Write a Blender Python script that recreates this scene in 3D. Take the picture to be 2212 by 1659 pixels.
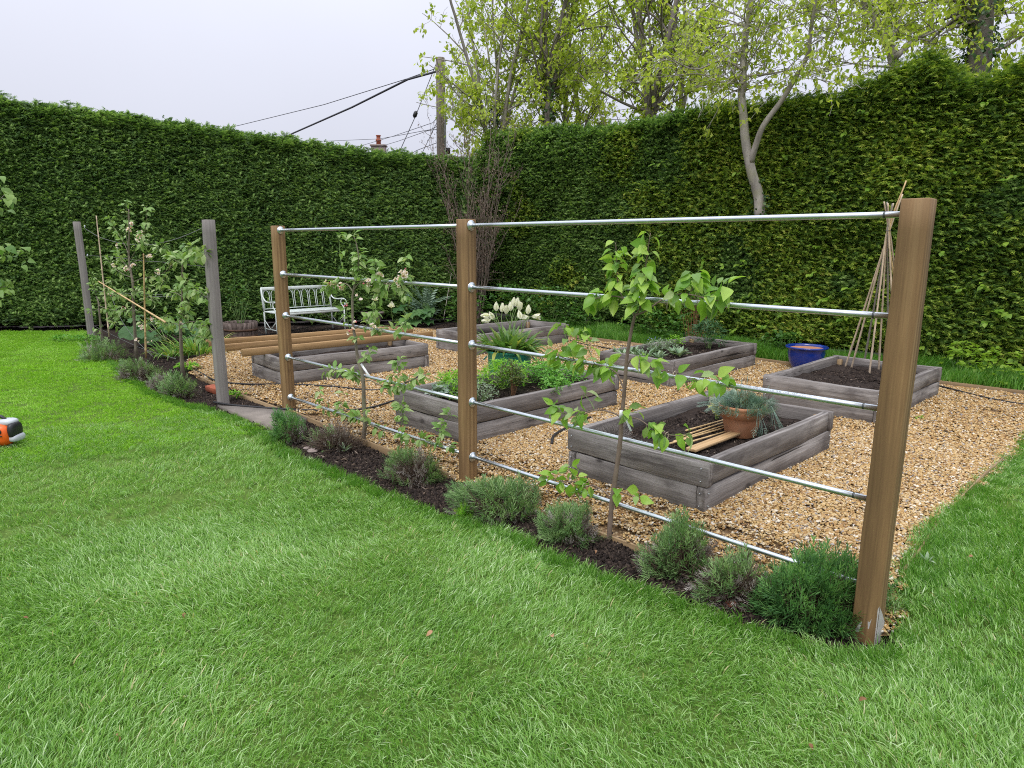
import bpy, math, random
import numpy as np
from mathutils import Matrix, Vector

for o in list(bpy.data.objects):
    bpy.data.objects.remove(o, do_unlink=True)
SC = bpy.context.scene
COL = SC.collection
rng = np.random.default_rng(7)
random.seed(7)
PI = math.pi
R = math.radians

# ------------------------------------------------------------------ camera, sky, sun, exposure
CAM_H, CAM_PITCH, CAM_ROLL, FPX = 1.6, R(11.489), R(0.264), 1474.03      # FPX: focal length in pixels of a 2212 x 1659 picture
cam_d = bpy.data.cameras.new('camera')
cam_d.sensor_width = 36.0
cam_d.lens = FPX / 2212 * 36.0
cam_d.clip_start, cam_d.clip_end = 0.05, 2000
cam = bpy.data.objects.new('camera', cam_d)
COL.objects.link(cam)
cam.matrix_world = Matrix.Translation((0, 0, CAM_H)) @ Matrix.Rotation(PI / 2 - CAM_PITCH, 4, 'X') @ Matrix.Rotation(CAM_ROLL, 4, 'Z')
SC.camera = cam

SUN_EL, SUN_AZ = R(58), R(200)
world = bpy.data.worlds.new("World")
SC.world = world
world.use_nodes = True
wt = world.node_tree
wt.nodes.clear()
w_out = wt.nodes.new('ShaderNodeOutputWorld')
w_bg = wt.nodes.new('ShaderNodeBackground')
w_bg.inputs['Strength'].default_value = 0.1
w_sky = wt.nodes.new('ShaderNodeTexSky')
w_sky.sky_type = 'NISHITA'
w_sky.sun_disc = False
w_sky.sun_elevation = SUN_EL
w_sky.sun_rotation = SUN_AZ
w_sky.dust_density = 6.0
w_hs = wt.nodes.new('ShaderNodeHueSaturation')
w_hs.inputs['Saturation'].default_value = 0.25
wt.links.new(w_sky.outputs[0], w_hs.inputs['Color'])
# overcast cloud deck: about three times brighter overhead than at the horizon, as real overcast skies are
w_tc = wt.nodes.new('ShaderNodeTexCoord')
w_sep = wt.nodes.new('ShaderNodeSeparateXYZ')
wt.links.new(w_tc.outputs['Generated'], w_sep.inputs[0])
w_max = wt.nodes.new('ShaderNodeMath'); w_max.operation = 'MAXIMUM'; w_max.inputs[1].default_value = 0.0
wt.links.new(w_sep.outputs['Z'], w_max.inputs[0])
w_pow = wt.nodes.new('ShaderNodeMath'); w_pow.operation = 'POWER'; w_pow.inputs[1].default_value = 1.6
wt.links.new(w_max.outputs[0], w_pow.inputs[0])
w_mul = wt.nodes.new('ShaderNodeMath'); w_mul.operation = 'MULTIPLY_ADD'
w_mul.inputs[1].default_value = 2.1; w_mul.inputs[2].default_value = 1.0
wt.links.new(w_pow.outputs[0], w_mul.inputs[0])
w_noise = wt.nodes.new('ShaderNodeTexNoise')
w_noise.inputs['Scale'].default_value = 2.2; w_noise.inputs['Detail'].default_value = 4
wt.links.new(w_tc.outputs['Generated'], w_noise.inputs['Vector'])
w_n2 = wt.nodes.new('ShaderNodeMath'); w_n2.operation = 'MULTIPLY_ADD'
w_n2.inputs[1].default_value = 0.16; w_n2.inputs[2].default_value = 0.92
wt.links.new(w_noise.outputs['Fac'], w_n2.inputs[0])
w_m3 = wt.nodes.new('ShaderNodeMath'); w_m3.operation = 'MULTIPLY'
wt.links.new(w_mul.outputs[0], w_m3.inputs[0]); wt.links.new(w_n2.outputs[0], w_m3.inputs[1])
w_vm = wt.nodes.new('ShaderNodeVectorMath'); w_vm.operation = 'SCALE'
w_vm.inputs[0].default_value = (6.3, 6.5, 7.5)
wt.links.new(w_m3.outputs[0], w_vm.inputs['Scale'])
w_mix = wt.nodes.new('ShaderNodeMix'); w_mix.data_type = 'RGBA'
w_mix.inputs['Factor'].default_value = 0.9
wt.links.new(w_hs.outputs[0], w_mix.inputs['A']); wt.links.new(w_vm.outputs[0], w_mix.inputs['B'])
wt.links.new(w_mix.outputs['Result'], w_bg.inputs['Color'])
wt.links.new(w_bg.outputs[0], w_out.inputs['Surface'])

sun_d = bpy.data.lights.new('sun', 'SUN')
sun_d.energy = 1.5
sun_d.angle = R(25)
sun_d.color = (1.0, 0.97, 0.92)
sun = bpy.data.objects.new('sun', sun_d)
COL.objects.link(sun)
sd = Vector((math.sin(SUN_AZ) * math.cos(SUN_EL), math.cos(SUN_AZ) * math.cos(SUN_EL), math.sin(SUN_EL)))
sun.rotation_euler = sd.to_track_quat('Z', 'Y').to_euler()
sun.location = (0, 0, 12)
SC.view_settings.view_transform = 'Standard'
SC.view_settings.look = 'None'
SC.view_settings.exposure = 0.2
SC.view_settings.gamma = 1.0
SC.view_settings.use_curve_mapping = False
SC.cycles.max_bounces = 8
SC.cycles.filter_width = 1.05
SC.cycles.use_denoising = False
SC.cycles.transparent_max_bounces = 8

# ------------------------------------------------------------------ measuring helpers
def smooth(a, b, x):
    t = np.clip((np.asarray(x, float) - a) / (b - a), 0, 1)
    return t * t * (3 - 2 * t)

def gz(x, y):
    """height of the ground: the beds stand on level gravel, the lawn and the border strip lie a little lower"""
    x = np.asarray(x, float); y = np.asarray(y, float)
    d = (x + y - 4.5) / math.sqrt(2)
    fac = 1.0 - 0.75 * smooth(4.9, 7.2, y) - 0.25 * smooth(8, 10.5, y)
    return -0.115 * fac * (1 - smooth(-0.02, 0.5, d))

_cp, _sp, _cr, _sr = math.cos(CAM_PITCH), math.sin(CAM_PITCH), math.cos(CAM_ROLL), math.sin(CAM_ROLL)
def ray(px, py):
    dx, dy = px - 1106.0, py - 829.5
    x, y = dx * _cr + dy * _sr, -dx * _sr + dy * _cr
    return np.array([x / FPX, _cp - (y / FPX) * _sp, -_sp - (y / FPX) * _cp])
def at_z(px, py, z):
    d = ray(px, py); t = (z - CAM_H) / d[2]
    return np.array([d[0] * t, d[1] * t, z])
def on_ground(px, py):
    z = 0.0
    for _ in range(8):
        p = at_z(px, py, z); z = float(gz(p[0], p[1]))
    return np.array([p[0], p[1], z])
def at_y(px, py, Y):
    d = ray(px, py); t = Y / d[1]
    return d * t + np.array([0, 0, CAM_H])
def on_wall(px, py, A, B, off=0.0):
    """point on the upright plane through ground points A and B, shifted by off towards the camera"""
    n = np.array([-(B[1] - A[1]), B[0] - A[0], 0.0]); n /= np.linalg.norm(n)
    if n[1] > 0: n = -n
    d = ray(px, py)
    c = np.array([0, 0, CAM_H])
    t = (n @ (np.array([A[0], A[1], 0]) + n * off - c)) / (n @ d)
    return c + d * t
def project(P):
    P = np.atleast_2d(np.asarray(P, float))
    x, y, z = P[:, 0], P[:, 1], P[:, 2] - CAM_H
    d = y * _cp - z * _sp; u = y * _sp + z * _cp
    d = np.where(np.abs(d) < 1e-6, 1e-6, d)
    return FPX * x / d + 1106, 829.5 - FPX * u / d, d
def in_view(P, m=260):
    px, py, d = project(P)
    return (d > 0.3) & (px > -m) & (px < 2212 + m) & (py > -m) & (py < 1659 + m)

_tab = np.random.default_rng(3).random((256, 256))
def noise2(x, y):
    x = np.asarray(x, float); y = np.asarray(y, float)
    xi, yi = np.floor(x).astype(int), np.floor(y).astype(int)
    fx, fy = x - xi, y - yi
    fx, fy = fx * fx * (3 - 2 * fx), fy * fy * (3 - 2 * fy)
    g = lambda a, b: _tab[a % 256, b % 256]
    return (g(xi, yi) * (1 - fx) + g(xi + 1, yi) * fx) * (1 - fy) + (g(xi, yi + 1) * (1 - fx) + g(xi + 1, yi + 1) * fx) * fy
def fbm(x, y, o=3):
    s, a, n = 0, 1.0, 0
    for k in range(o):
        s = s + a * noise2(np.asarray(x) * 2 ** k + 17 * k, np.asarray(y) * 2 ** k + 31 * k); n += a; a *= 0.5
    return s / n
def inside(x, y, poly):
    x = np.asarray(x, float); y = np.asarray(y, float)
    r = np.zeros(x.shape, bool); n = len(poly)
    for i in range(n):
        x1, y1 = poly[i][:2]; x2, y2 = poly[(i + 1) % n][:2]
        if y1 == y2: continue
        c = ((y1 > y) != (y2 > y)) & (x < (x2 - x1) * (y - y1) / (y2 - y1) + x1)
        r ^= c
    return r

# ------------------------------------------------------------------ mesh helpers
class MB:
    def __init__(s): s.v, s.f, s.m, s.a, s.n = [], [], [], [], 0
    def add(s, V, F, mi=0, val=0.5):
        V = np.asarray(V, float).reshape(-1, 3)
        s.v.append(V)
        if isinstance(F, np.ndarray):
            s.f.append(F + s.n); s.m.append(np.full(len(F), mi))
        else:
            by = {}
            for f in F: by.setdefault(len(f), []).append(f)
            for k, l in by.items():
                s.f.append(np.array(l, int) + s.n); s.m.append(np.full(len(l), mi))
        s.a.append(np.broadcast_to(np.asarray(val, float), (len(V),)))
        s.n += len(V)
        return s
    def mesh(s, name, mats, smooth=False):
        me = bpy.data.meshes.new(name)
        V = np.concatenate(s.v)
        lt = np.concatenate([np.full(len(f), f.shape[1]) for f in s.f])
        li = np.concatenate([f.ravel() for f in s.f])
        me.vertices.add(len(V)); me.vertices.foreach_set('co', V.astype(np.float32).ravel())
        me.loops.add(len(li)); me.loops.foreach_set('vertex_index', li.astype(np.int32))
        me.polygons.add(len(lt))
        ls = np.zeros(len(lt), np.int32); ls[1:] = np.cumsum(lt)[:-1]
        me.polygons.foreach_set('loop_start', ls)
        me.polygons.foreach_set('loop_total', lt.astype(np.int32))
        me.polygons.foreach_set('material_index', np.concatenate(s.m).astype(np.int32))
        if smooth: me.polygons.foreach_set('use_smooth', np.ones(len(lt), bool))
        at = me.attributes.new('v', 'FLOAT', 'POINT')
        at.data.foreach_set('value', np.concatenate(s.a).astype(np.float32))
        for m in (mats if isinstance(mats, (list, tuple)) else [mats]): me.materials.append(m)
        me.update(calc_edges=True)
        return me
    def build(s, name, mats, parent=None, smooth=False, loc=None, rot=None):
        return obj(name, s.mesh(name, mats, smooth), parent, loc, rot)

def obj(name, me, parent=None, loc=None, rot=None):
    o = bpy.data.objects.new(name, me)
    COL.objects.link(o)
    if parent is not None: o.parent = parent
    if rot is not None: o.rotation_euler = rot
    if loc is not None: o.location = loc
    return o
def tag(o, label=None, cat=None, group=None, kind=None):
    if label: o['label'] = label
    if cat: o['category'] = cat
    if group: o['group'] = group
    if kind: o['kind'] = kind
    return o
def thing(name, label, cat, loc=(0, 0, 0), rz=0.0, group=None):
    o = obj(name, None, None, tuple(float(c) for c in loc), (0, 0, rz))
    o.empty_display_size = 0.1
    return tag(o, label, cat, group)
def stuffed(o):
    o['kind'] = 'stuff'; return o

def unit(v):
    v = np.asarray(v, float); return v / (np.linalg.norm(v, axis=-1, keepdims=True) + 1e-12)
def frames(d, up):
    """rotation matrices (N,3,3), columns X = d, Z near up"""
    d = unit(np.atleast_2d(d)); up = np.broadcast_to(np.asarray(up, float), d.shape)
    y = np.cross(up, d); bad = np.linalg.norm(y, axis=1) < 1e-4
    y[bad] = np.cross(np.array([1.0, 0.3, 0.1]), d[bad]); y = unit(y)
    z = np.cross(d, y)
    return np.stack([d, y, z], -1)
def spread(mb, tpl, Rm, pos, scale=1.0, mi=0, val=None, tval=None):
    """many copies of a template (verts, faces array) in one go"""
    V, F = tpl
    Nn = len(pos)
    sc = np.broadcast_to(np.asarray(scale, float), (Nn,))
    W = np.einsum('nij,kj->nki', Rm, V) * sc[:, None, None] + np.asarray(pos)[:, None, :]
    Fa = (F[None] + (np.arange(Nn) * len(V))[:, None, None]).reshape(-1, F.shape[1])
    if val is None: val = rng.random(Nn)
    vv = np.repeat(np.broadcast_to(val, (Nn,)), len(V))
    if tval is not None: vv = vv * 0.6 + 0.4 * np.tile(tval, Nn)
    mb.add(W.reshape(-1, 3), Fa, mi, vv)

def tube_geo(P, r, n=8, caps=True):
    P = np.asarray(P, float); k = len(P)
    r = np.broadcast_to(np.asarray(r, float), (k,))
    T = np.zeros_like(P); T[1:-1] = P[2:] - P[:-2]; T[0] = P[1] - P[0]; T[-1] = P[-1] - P[-2]; T = unit(T)
    u = np.cross(T[0], [0, 0, 1.0])
    if np.linalg.norm(u) < 1e-3: u = np.array([1.0, 0, 0])
    u = unit(u); U = []
    for i in range(k):
        u = u - T[i] * (u @ T[i]); u = unit(u); U.append(u)
    U = np.array(U); W = np.cross(T, U)
    a = np.linspace(0, 2 * PI, n, endpoint=False)
    V = P[:, None] + r[:, None, None] * (np.cos(a)[None, :, None] * U[:, None] + np.sin(a)[None, :, None] * W[:, None])
    F = []
    for i in range(k - 1):
        for j in range(n):
            F.append((i * n + j, i * n + (j + 1) % n, (i + 1) * n + (j + 1) % n, (i + 1) * n + j))
    if caps:
        F.append(tuple(range(n))[::-1]); F.append(tuple((k - 1) * n + j for j in range(n)))
    return V.reshape(-1, 3), F
def lathe_geo(prof, n=24, cap0=True, cap1=False, wob=0.0):
    prof = np.asarray(prof, float); k = len(prof)
    a = np.linspace(0, 2 * PI, n, endpoint=False)
    V = np.stack([prof[:, 0][:, None] * np.cos(a), prof[:, 0][:, None] * np.sin(a), np.repeat(prof[:, 1][:, None], n, 1)], -1).reshape(-1, 3)
    F = []
    for i in range(k - 1):
        for j in range(n):
            F.append((i * n + j, i * n + (j + 1) % n, (i + 1) * n + (j + 1) % n, (i + 1) * n + j))
    if cap0: F.append(tuple(range(n))[::-1])
    if cap1: F.append(tuple((k - 1) * n + j for j in range(n)))
    return V, F
def beam_geo(L, W, H, bev=0.004, nx=6, warp=0.0, rough=0.0, seed=0):
    """a sawn timber along X, origin at its centre, edges chamfered; warp bends it, rough wears its edges"""
    g = np.random.default_rng(seed)
    w, h, b = W / 2, H / 2, bev
    prof = np.array([(w - b, -h), (w, -h + b), (w, h - b), (w - b, h), (-w + b, h), (-w, h - b), (-w, -h + b), (-w + b, -h)])
    xs = np.concatenate([[-L / 2], np.linspace(-L / 2 + b, L / 2 - b, nx + 1), [L / 2]])
    ph = g.random(4) * 6.28
    V = []
    for i, x in enumerate(xs):
        s = 1 - (b / min(w, h)) if i in (0, len(xs) - 1) else 1
        q = prof * s
        if rough: q = q + g.normal(0, rough, q.shape)
        oy = warp * math.sin(x * 2.1 / max(L, .1) * PI + ph[0]); oz = warp * math.sin(x * 1.7 / max(L, .1) * PI + ph[1])
        for y, z in q: V.append((x, y + oy, z + oz))
    F = []
    for i in range(len(xs) - 1):
        for j in range(8):
            F.append((i * 8 + j, (i + 1) * 8 + j, (i + 1) * 8 + (j + 1) % 8, i * 8 + (j + 1) % 8))
    F.append(tuple(range(8))); F.append(tuple((len(xs) - 1) * 8 + j for j in range(8))[::-1])
    return np.array(V), F
def poly_smooth(P, k=4):
    """Catmull-Rom through points"""
    P = np.asarray(P, float)
    if len(P) < 3: return np.array([P[0] + (P[-1] - P[0]) * t for t in np.linspace(0, 1, k + 1)])
    Q = np.vstack([2 * P[0] - P[1], P, 2 * P[-1] - P[-2]])
    out = []
    for i in range(1, len(Q) - 2):
        for t in np.linspace(0, 1, k, endpoint=False):
            a, b, c, d = Q[i - 1], Q[i], Q[i + 1], Q[i + 2]
            out.append(0.5 * (2 * b + (c - a) * t + (2 * a - 5 * b + 4 * c - d) * t * t + (3 * b - a - 3 * c + d) * t ** 3))
    out.append(P[-1])
    return np.array(out)
def leaf_geo(L=1.0, W=0.5, fold=0.25, curl=0.3, n=4, tip=1.0, wave=0.0, shape=None):
    """leaf along +X from the origin, folded on its midrib, curling down at the tip; faces: quads"""
    t = np.linspace(0, 1, n + 1)
    w = (np.sin(PI * t ** 0.8) ** 0.8 if shape is None else np.interp(t, np.linspace(0, 1, len(shape)), shape)) * W / 2
    w[0] = max(w[0], 0.02 * W); w[-1] = 0.01 * W
    ang = curl * t
    x = np.cumsum(np.concatenate([[0], np.cos(ang[1:]) * L / n])); z = -np.cumsum(np.concatenate([[0], np.sin(ang[1:]) * L / n]))
    V = []
    for i in range(n + 1):
        wv = wave * W * math.sin(i * 2.4)
        V += [(x[i], -w[i], z[i] + fold * w[i] + wv), (x[i], 0, z[i]), (x[i], w[i], z[i] + fold * w[i] - wv)]
    F = []
    for i in range(n):
        a = 3 * i
        F += [(a, a + 3, a + 4, a + 1), (a + 1, a + 4, a + 5, a + 2)]
    return np.array(V), np.array(F)
def diamond(L, W, k=0.4, lift=0.0):
    return np.array([(0, 0, 0), (L * k, -W / 2, lift), (L, 0, 0), (L * k, W / 2, lift)]), np.array([(0, 1, 2, 3)])

# instanced ground cover, gravel, hedge sprays: one point mesh with a geometry-nodes instancer (kind 'stuff')
def gn_scatter(name, protos, pos, eul, scale, parent=None, seed=1):
    n = len(pos)
    me = bpy.data.meshes.new(name)
    me.vertices.add(n); me.vertices.foreach_set('co', np.asarray(pos, np.float32).ravel())
    a = me.attributes.new('rot', 'FLOAT_VECTOR', 'POINT'); a.data.foreach_set('vector', np.asarray(eul, np.float32).ravel())
    a = me.attributes.new('size', 'FLOAT', 'POINT'); a.data.foreach_set('value', np.broadcast_to(np.asarray(scale, np.float32), (n,)).copy())
    a = me.attributes.new('pick', 'INT', 'POINT'); a.data.foreach_set('value', np.random.default_rng(seed).integers(0, len(protos), n).astype(np.int32))
    for p in protos[:1]:
        for m in p.data.materials: me.materials.append(m)
    o = obj(name, me, parent)
    ng = bpy.data.node_groups.new(name, 'GeometryNodeTree')
    ng.interface.new_socket('Geometry', in_out='INPUT', socket_type='NodeSocketGeometry')
    ng.interface.new_socket('Geometry', in_out='OUTPUT', socket_type='NodeSocketGeometry')
    nd, lk = ng.nodes, ng.links
    gi, go = nd.new('NodeGroupInput'), nd.new('NodeGroupOutput')
    mp = nd.new('GeometryNodeMeshToPoints'); lk.new(gi.outputs[0], mp.inputs[0])
    ip = nd.new('GeometryNodeInstanceOnPoints'); lk.new(mp.outputs[0], ip.inputs['Points'])
    ip.inputs['Pick Instance'].default_value = True
    jn = nd.new('GeometryNodeJoinGeometry')
    for p in protos:
        oi = nd.new('GeometryNodeObjectInfo'); oi.inputs['Object'].default_value = p
        gt = nd.new('GeometryNodeGeometryToInstance'); lk.new(oi.outputs['Geometry'], gt.inputs[0]); lk.new(gt.outputs[0], jn.inputs[0])
    lk.new(jn.outputs[0], ip.inputs['Instance'])
    def attr(nm, ty):
        x = nd.new('GeometryNodeInputNamedAttribute'); x.data_type = ty; x.inputs['Name'].default_value = nm
        return x.outputs['Attribute']
    er = nd.new('FunctionNodeEulerToRotation')
    lk.new(attr('rot', 'FLOAT_VECTOR'), er.inputs[0]); lk.new(er.outputs[0], ip.inputs['Rotation'])
    lk.new(attr('size', 'FLOAT'), ip.inputs['Scale']); lk.new(attr('pick', 'INT'), ip.inputs['Instance Index'])
    lk.new(ip.outputs[0], go.inputs[0])
    md = o.modifiers.new('scatter', 'NODES'); md.node_group = ng
    return stuffed(o)
def proto(mb, name, mats, smooth=False):
    return bpy.data.objects.new(name, mb.mesh(name, mats, smooth))       # lives only inside the instancer, never in the scene

# ------------------------------------------------------------------ material helpers
class NT:
    def __init__(s, name):
        s.m = bpy.data.materials.new(name); s.m.use_nodes = True
        s.t = s.m.node_tree; s.t.nodes.clear()
        s.out = s.t.nodes.new('ShaderNodeOutputMaterial')
    def n(s, ty, ins=None, **props):
        x = s.t.nodes.new(ty)
        for k, v in props.items(): setattr(x, k, v)
        for k, v in (ins or {}).items(): s.set(x.inputs[k], v)
        return x
    def set(s, sock, v):
        if isinstance(v, bpy.types.NodeSocket): s.t.links.new(v, sock)
        else: sock.default_value = v
    def ramp(s, fac, stops, interp='LINEAR'):
        x = s.t.nodes.new('ShaderNodeValToRGB'); x.color_ramp.interpolation = interp
        e = x.color_ramp.elements
        while len(e) < len(stops): e.new(0.5)
        for i, (p, c) in enumerate(stops):
            e[i].position = p; e[i].color = (c[0], c[1], c[2], 1) if not isinstance(c, (int, float)) else (c, c, c, 1)
        s.t.links.new(fac, x.inputs[0]); return x.outputs[0]
    def noise(s, vec, scale, detail=3, rough=0.5, dist=0.0):
        return s.n('ShaderNodeTexNoise', {'Vector': vec, 'Scale': scale, 'Detail': detail, 'Roughness': rough, 'Distortion': dist}).outputs['Fac']
    def math(s, op, a, b=0.0, c=0.0):
        x = s.t.nodes.new('ShaderNodeMath'); x.operation = op
        for i, v in enumerate((a, b, c)): s.set(x.inputs[i], v)
        return x.outputs[0]
    def mix(s, fac, a, b, mode='MIX'):
        x = s.t.nodes.new('ShaderNodeMix'); x.data_type = 'RGBA'; x.blend_type = mode
        for k, v in (('Factor', fac), ('A', a), ('B', b)):
            if isinstance(v, tuple): v = (v[0], v[1], v[2], 1)
            s.set(x.inputs[k], v)
        return x.outputs['Result']
    def coords(s, scale=(1, 1, 1), shift=True, kind='Object'):
        tc = s.n('ShaderNodeTexCoord').outputs[kind]
        if shift:
            oi = s.n('ShaderNodeObjectInfo').outputs['Random']
            off = s.n('ShaderNodeVectorMath', {0: (37.0, 19.0, 11.0), 'Scale': oi}, operation='SCALE').outputs[0]
            tc = s.n('ShaderNodeVectorMath', {0: tc, 1: off}, operation='ADD').outputs[0]
        mp = s.n('ShaderNodeMapping', {'Vector': tc, 'Scale': scale})
        return mp.outputs[0]
    def bsdf(s, color, rough=0.6, metal=0.0, bump=None, bstr=0.3, bdist=0.01, spec=0.4):
        p = s.n('ShaderNodeBsdfPrincipled', {'Roughness': rough, 'Metallic': metal, 'Specular IOR Level': spec})
        s.set(p.inputs['Base Color'], (color[0], color[1], color[2], 1) if isinstance(color, tuple) else color)
        if bump is not None:
            b = s.n('ShaderNodeBump', {'Height': bump, 'Strength': bstr, 'Distance': bdist})
            s.t.links.new(b.outputs[0], p.inputs['Normal'])
        s.p = p
        return p.outputs[0]
    def done(s, sh):
        s.t.links.new(sh, s.out.inputs['Surface']); return s.m

def leaf_mat(name, stops, trans=0.35, rough=0.45, pos_noise=None, rand=False, tcol=1.25, spec=0.35):
    """foliage: colour picked by the per-leaf value 'v' (or the object's own random), plus patches over the plant in world space"""
    t = NT(name)
    if rand: v = t.n('ShaderNodeObjectInfo').outputs['Random']
    else: v = t.n('ShaderNodeAttribute', attribute_name='v').outputs['Fac']
    if pos_noise:
        sc, amt = pos_noise
        pos = t.n('ShaderNodeNewGeometry').outputs['Position']
        nz = t.noise(pos, sc, 3)
        nz = t.math('SUBTRACT', nz, 0.5)
        v = t.math('MULTIPLY_ADD', nz, amt * 2, v)
    c = t.ramp(v, stops)
    p = t.bsdf(c, rough, spec=spec)
    tr = t.n('ShaderNodeBsdfTranslucent')
    cc = t.mix(1.0, c, (tcol, tcol * 1.05, tcol * 0.55), 'MULTIPLY')
    t.t.links.new(cc, tr.inputs['Color'])
    mx = t.n('ShaderNodeMixShader', {0: trans, 1: p, 2: tr.outputs[0]})
    return t.done(mx.outputs[0])

def wood_mat(name, dark, mid, light, grain=(1.2, 22, 22), rough=0.75, crack=0.0, knots=True, bstr=0.35, stain=None, band_amt=.38):
    """timber with the grain along local X; every object gets its own stretch of grain"""
    t = NT(name)
    g = t.coords(grain)
    o = t.coords((1, 1, 1))
    kn = None
    base = t.noise(g, 1.0, 5, 0.6, 0.4)
    band = t.n('ShaderNodeTexWave', {'Vector': t.coords((0.35, 9, 9)), 'Scale': 1.1, 'Distortion': 5.0, 'Detail': 2.0, 'Detail Scale': 0.8}, wave_type='BANDS', bands_direction='Y').outputs['Fac']
    mixv = t.math('MULTIPLY_ADD', band, band_amt, t.math('MULTIPLY', base, 0.75))
    if knots:
        vo = t.n('ShaderNodeTexVoronoi', {'Vector': t.coords((2.4, 4.0, 4.0)), 'Scale': 1.0, 'Randomness': 1.0})
        kn = t.ramp(vo.outputs['Distance'], [(0.0, 1), (0.06, 0.85), (0.085, 0.35), (0.13, 0.0)])
        mixv = t.math('SUBTRACT', mixv, t.math('MULTIPLY', kn, 0.5))
    c = t.ramp(mixv, [(0.15, dark), (0.48, mid), (0.85, light)])
    big = t.noise(o, 2.3, 4)
    c = t.mix(t.ramp(big, [(0.35, 0.0), (0.7, 0.6)]), c, tuple(x * 0.58 for x in mid))
    if stain:
        st = t.noise(t.coords((1.5, 5, 5)), 1.6, 5, 0.65)
        c = t.mix(t.ramp(st, [(0.52, 0.0), (0.66, 0.8)]), c, stain)
    h = base
    if crack:
        cr = t.noise(t.coords((0.9, 30, 30)), 1.0, 4, 0.55, 0.5)
        crm = t.ramp(cr, [(0.30, 1.0), (0.345, 0.0)])
        c = t.mix(t.math('MULTIPLY', crm, crack), c, tuple(x * 0.22 for x in dark))
        h = t.math('SUBTRACT', base, t.math('MULTIPLY', crm, 1.2))
    fine = t.noise(t.coords((6, 130, 130)), 1.0, 3)
    h = t.math('MULTIPLY_ADD', fine, 0.5, h)
    c = t.mix(t.ramp(fine, [(0.3, 0.22), (0.7, 0.0)]), c, tuple(x * 0.5 for x in dark))
    return t.done(t.bsdf(c, rough, bump=h, bstr=bstr, bdist=0.006))
def plain_mat(name, c, rough=0.6, metal=0.0, var=0.25, scale=12.0, bstr=0.0, spec=0.4, c2=None, grime=None):
    t = NT(name)
    o = t.coords()
    nz = t.noise(o, scale, 5, 0.6)
    col = t.ramp(nz, [(0.25, tuple(x * (1 - var) for x in c)), (0.75, tuple(min(1, x * (1 + var)) for x in (c2 or c)))])
    if grime:
        gm = t.noise(o, scale * 0.35, 5, 0.65)
        col = t.mix(t.ramp(gm, [(0.5, 0.0), (0.68, 0.85)]), col, grime)
    return t.done(t.bsdf(col, rough, metal, bump=nz if bstr else None, bstr=bstr, spec=spec))

# ------------------------------------------------------------------ materials
M = {}
M['post'] = wood_mat('treated_pine', (.08, .042, .016), (.27, .16, .066), (.50, .35, .165), grain=(0.8, 26, 26), rough=.7, bstr=.4, crack=.2, band_amt=.16)
M['post_grey'] = wood_mat('weathered_softwood', (.17, .15, .135), (.28, .255, .235), (.40, .375, .345), grain=(1.0, 34, 34), rough=.85, crack=.2, knots=False, bstr=.2, band_amt=.10)
M['oak'] = wood_mat('silvered_oak', (.050, .042, .038), (.24, .215, .195), (.52, .485, .45), grain=(1.3, 28, 28), rough=.85, crack=1.0, stain=(.085, .072, .066), bstr=.8, band_amt=.22)
M['timber'] = wood_mat('fresh_timber', (.17, .085, .03), (.44, .27, .115), (.58, .39, .19), grain=(0.9, 20, 20), rough=.7, band_amt=.12)
M['board'] = wood_mat('edging_softwood', (.12, .075, .035), (.27, .18, .09), (.38, .27, .15), grain=(1.0, 20, 20), rough=.8, crack=.4)
M['plank_new'] = wood_mat('planed_pine', (.36, .21, .09), (.56, .36, .17), (.66, .45, .24), grain=(0.8, 18, 18), rough=.6)
M['barrel'] = wood_mat('barrel_oak', (.05, .035, .028), (.13, .095, .078), (.24, .185, .16), grain=(1.5, 24, 24), crack=.6, knots=False)
M['bamboo'] = plain_mat('bamboo', (.56, .39, .19), .5, var=.3, scale=9)
M['bamboo_old'] = plain_mat('old_bamboo', (.56, .44, .31), .6, var=.3, scale=9)
M['bamboo_grey'] = plain_mat('grey_cane', (.30, .27, .23), .6, var=.25, scale=9)
M['galv'] = plain_mat('galvanised_steel', (.60, .645, .665), .36, 1.0, var=.10, scale=26, bstr=.03)
M['galv_dull'] = plain_mat('dull_galvanised_steel', (.55, .60, .60), .42, 1.0, var=.14, scale=30, bstr=.05)
M['thread'] = plain_mat('dark_pipe_joint', (.10, .11, .11), .5, .8, var=.2)
M['print'] = plain_mat('printed_ink', (.25, .27, .28), .7, var=.05)
M['rust'] = plain_mat('rusty_hoop', (.10, .055, .035), .7, .3, var=.4, scale=14, bstr=.1)
M['terracotta'] = plain_mat('terracotta', (.44, .185, .085), .75, var=.14, scale=7, bstr=.06, grime=(.36, .20, .12))
M['blue'] = plain_mat('blue_glaze', (.006, .028, .22), .13, var=.3, scale=5, bstr=.02, spec=.7)
M['teal'] = plain_mat('turquoise_plastic', (.06, .42, .33), .5, var=.18, scale=4, grime=(.13, .30, .30))
M['bench'] = plain_mat('pale_green_paint', (.55, .60, .565), .5, var=.10, scale=18, grime=(.40, .43, .38))
M['stone'] = plain_mat('old_stone', (.27, .215, .19), .85, var=.25, scale=16, bstr=.3)
M['slab'] = plain_mat('concrete_slab', (.21, .18, .15), .85, var=.25, scale=8, bstr=.3, grime=(.10, .082, .068))
M['cement'] = plain_mat('dried_cement', (.42, .40, .37), .9, var=.15, scale=20, bstr=.5)
M['rubber'] = plain_mat('black_rubber', (.018, .017, .018), .5, var=.3)
M['tag'] = plain_mat('white_plastic', (.75, .76, .76), .4, var=.04)
M['brick'] = plain_mat('red_brick', (.33, .09, .045), .85, var=.25, scale=20, bstr=.3)
M['orange'] = plain_mat('orange_plastic', (.75, .115, .012), .35, var=.06)
M['grey_plastic'] = plain_mat('pale_grey_plastic', (.48, .50, .53), .4, var=.06)
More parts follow.
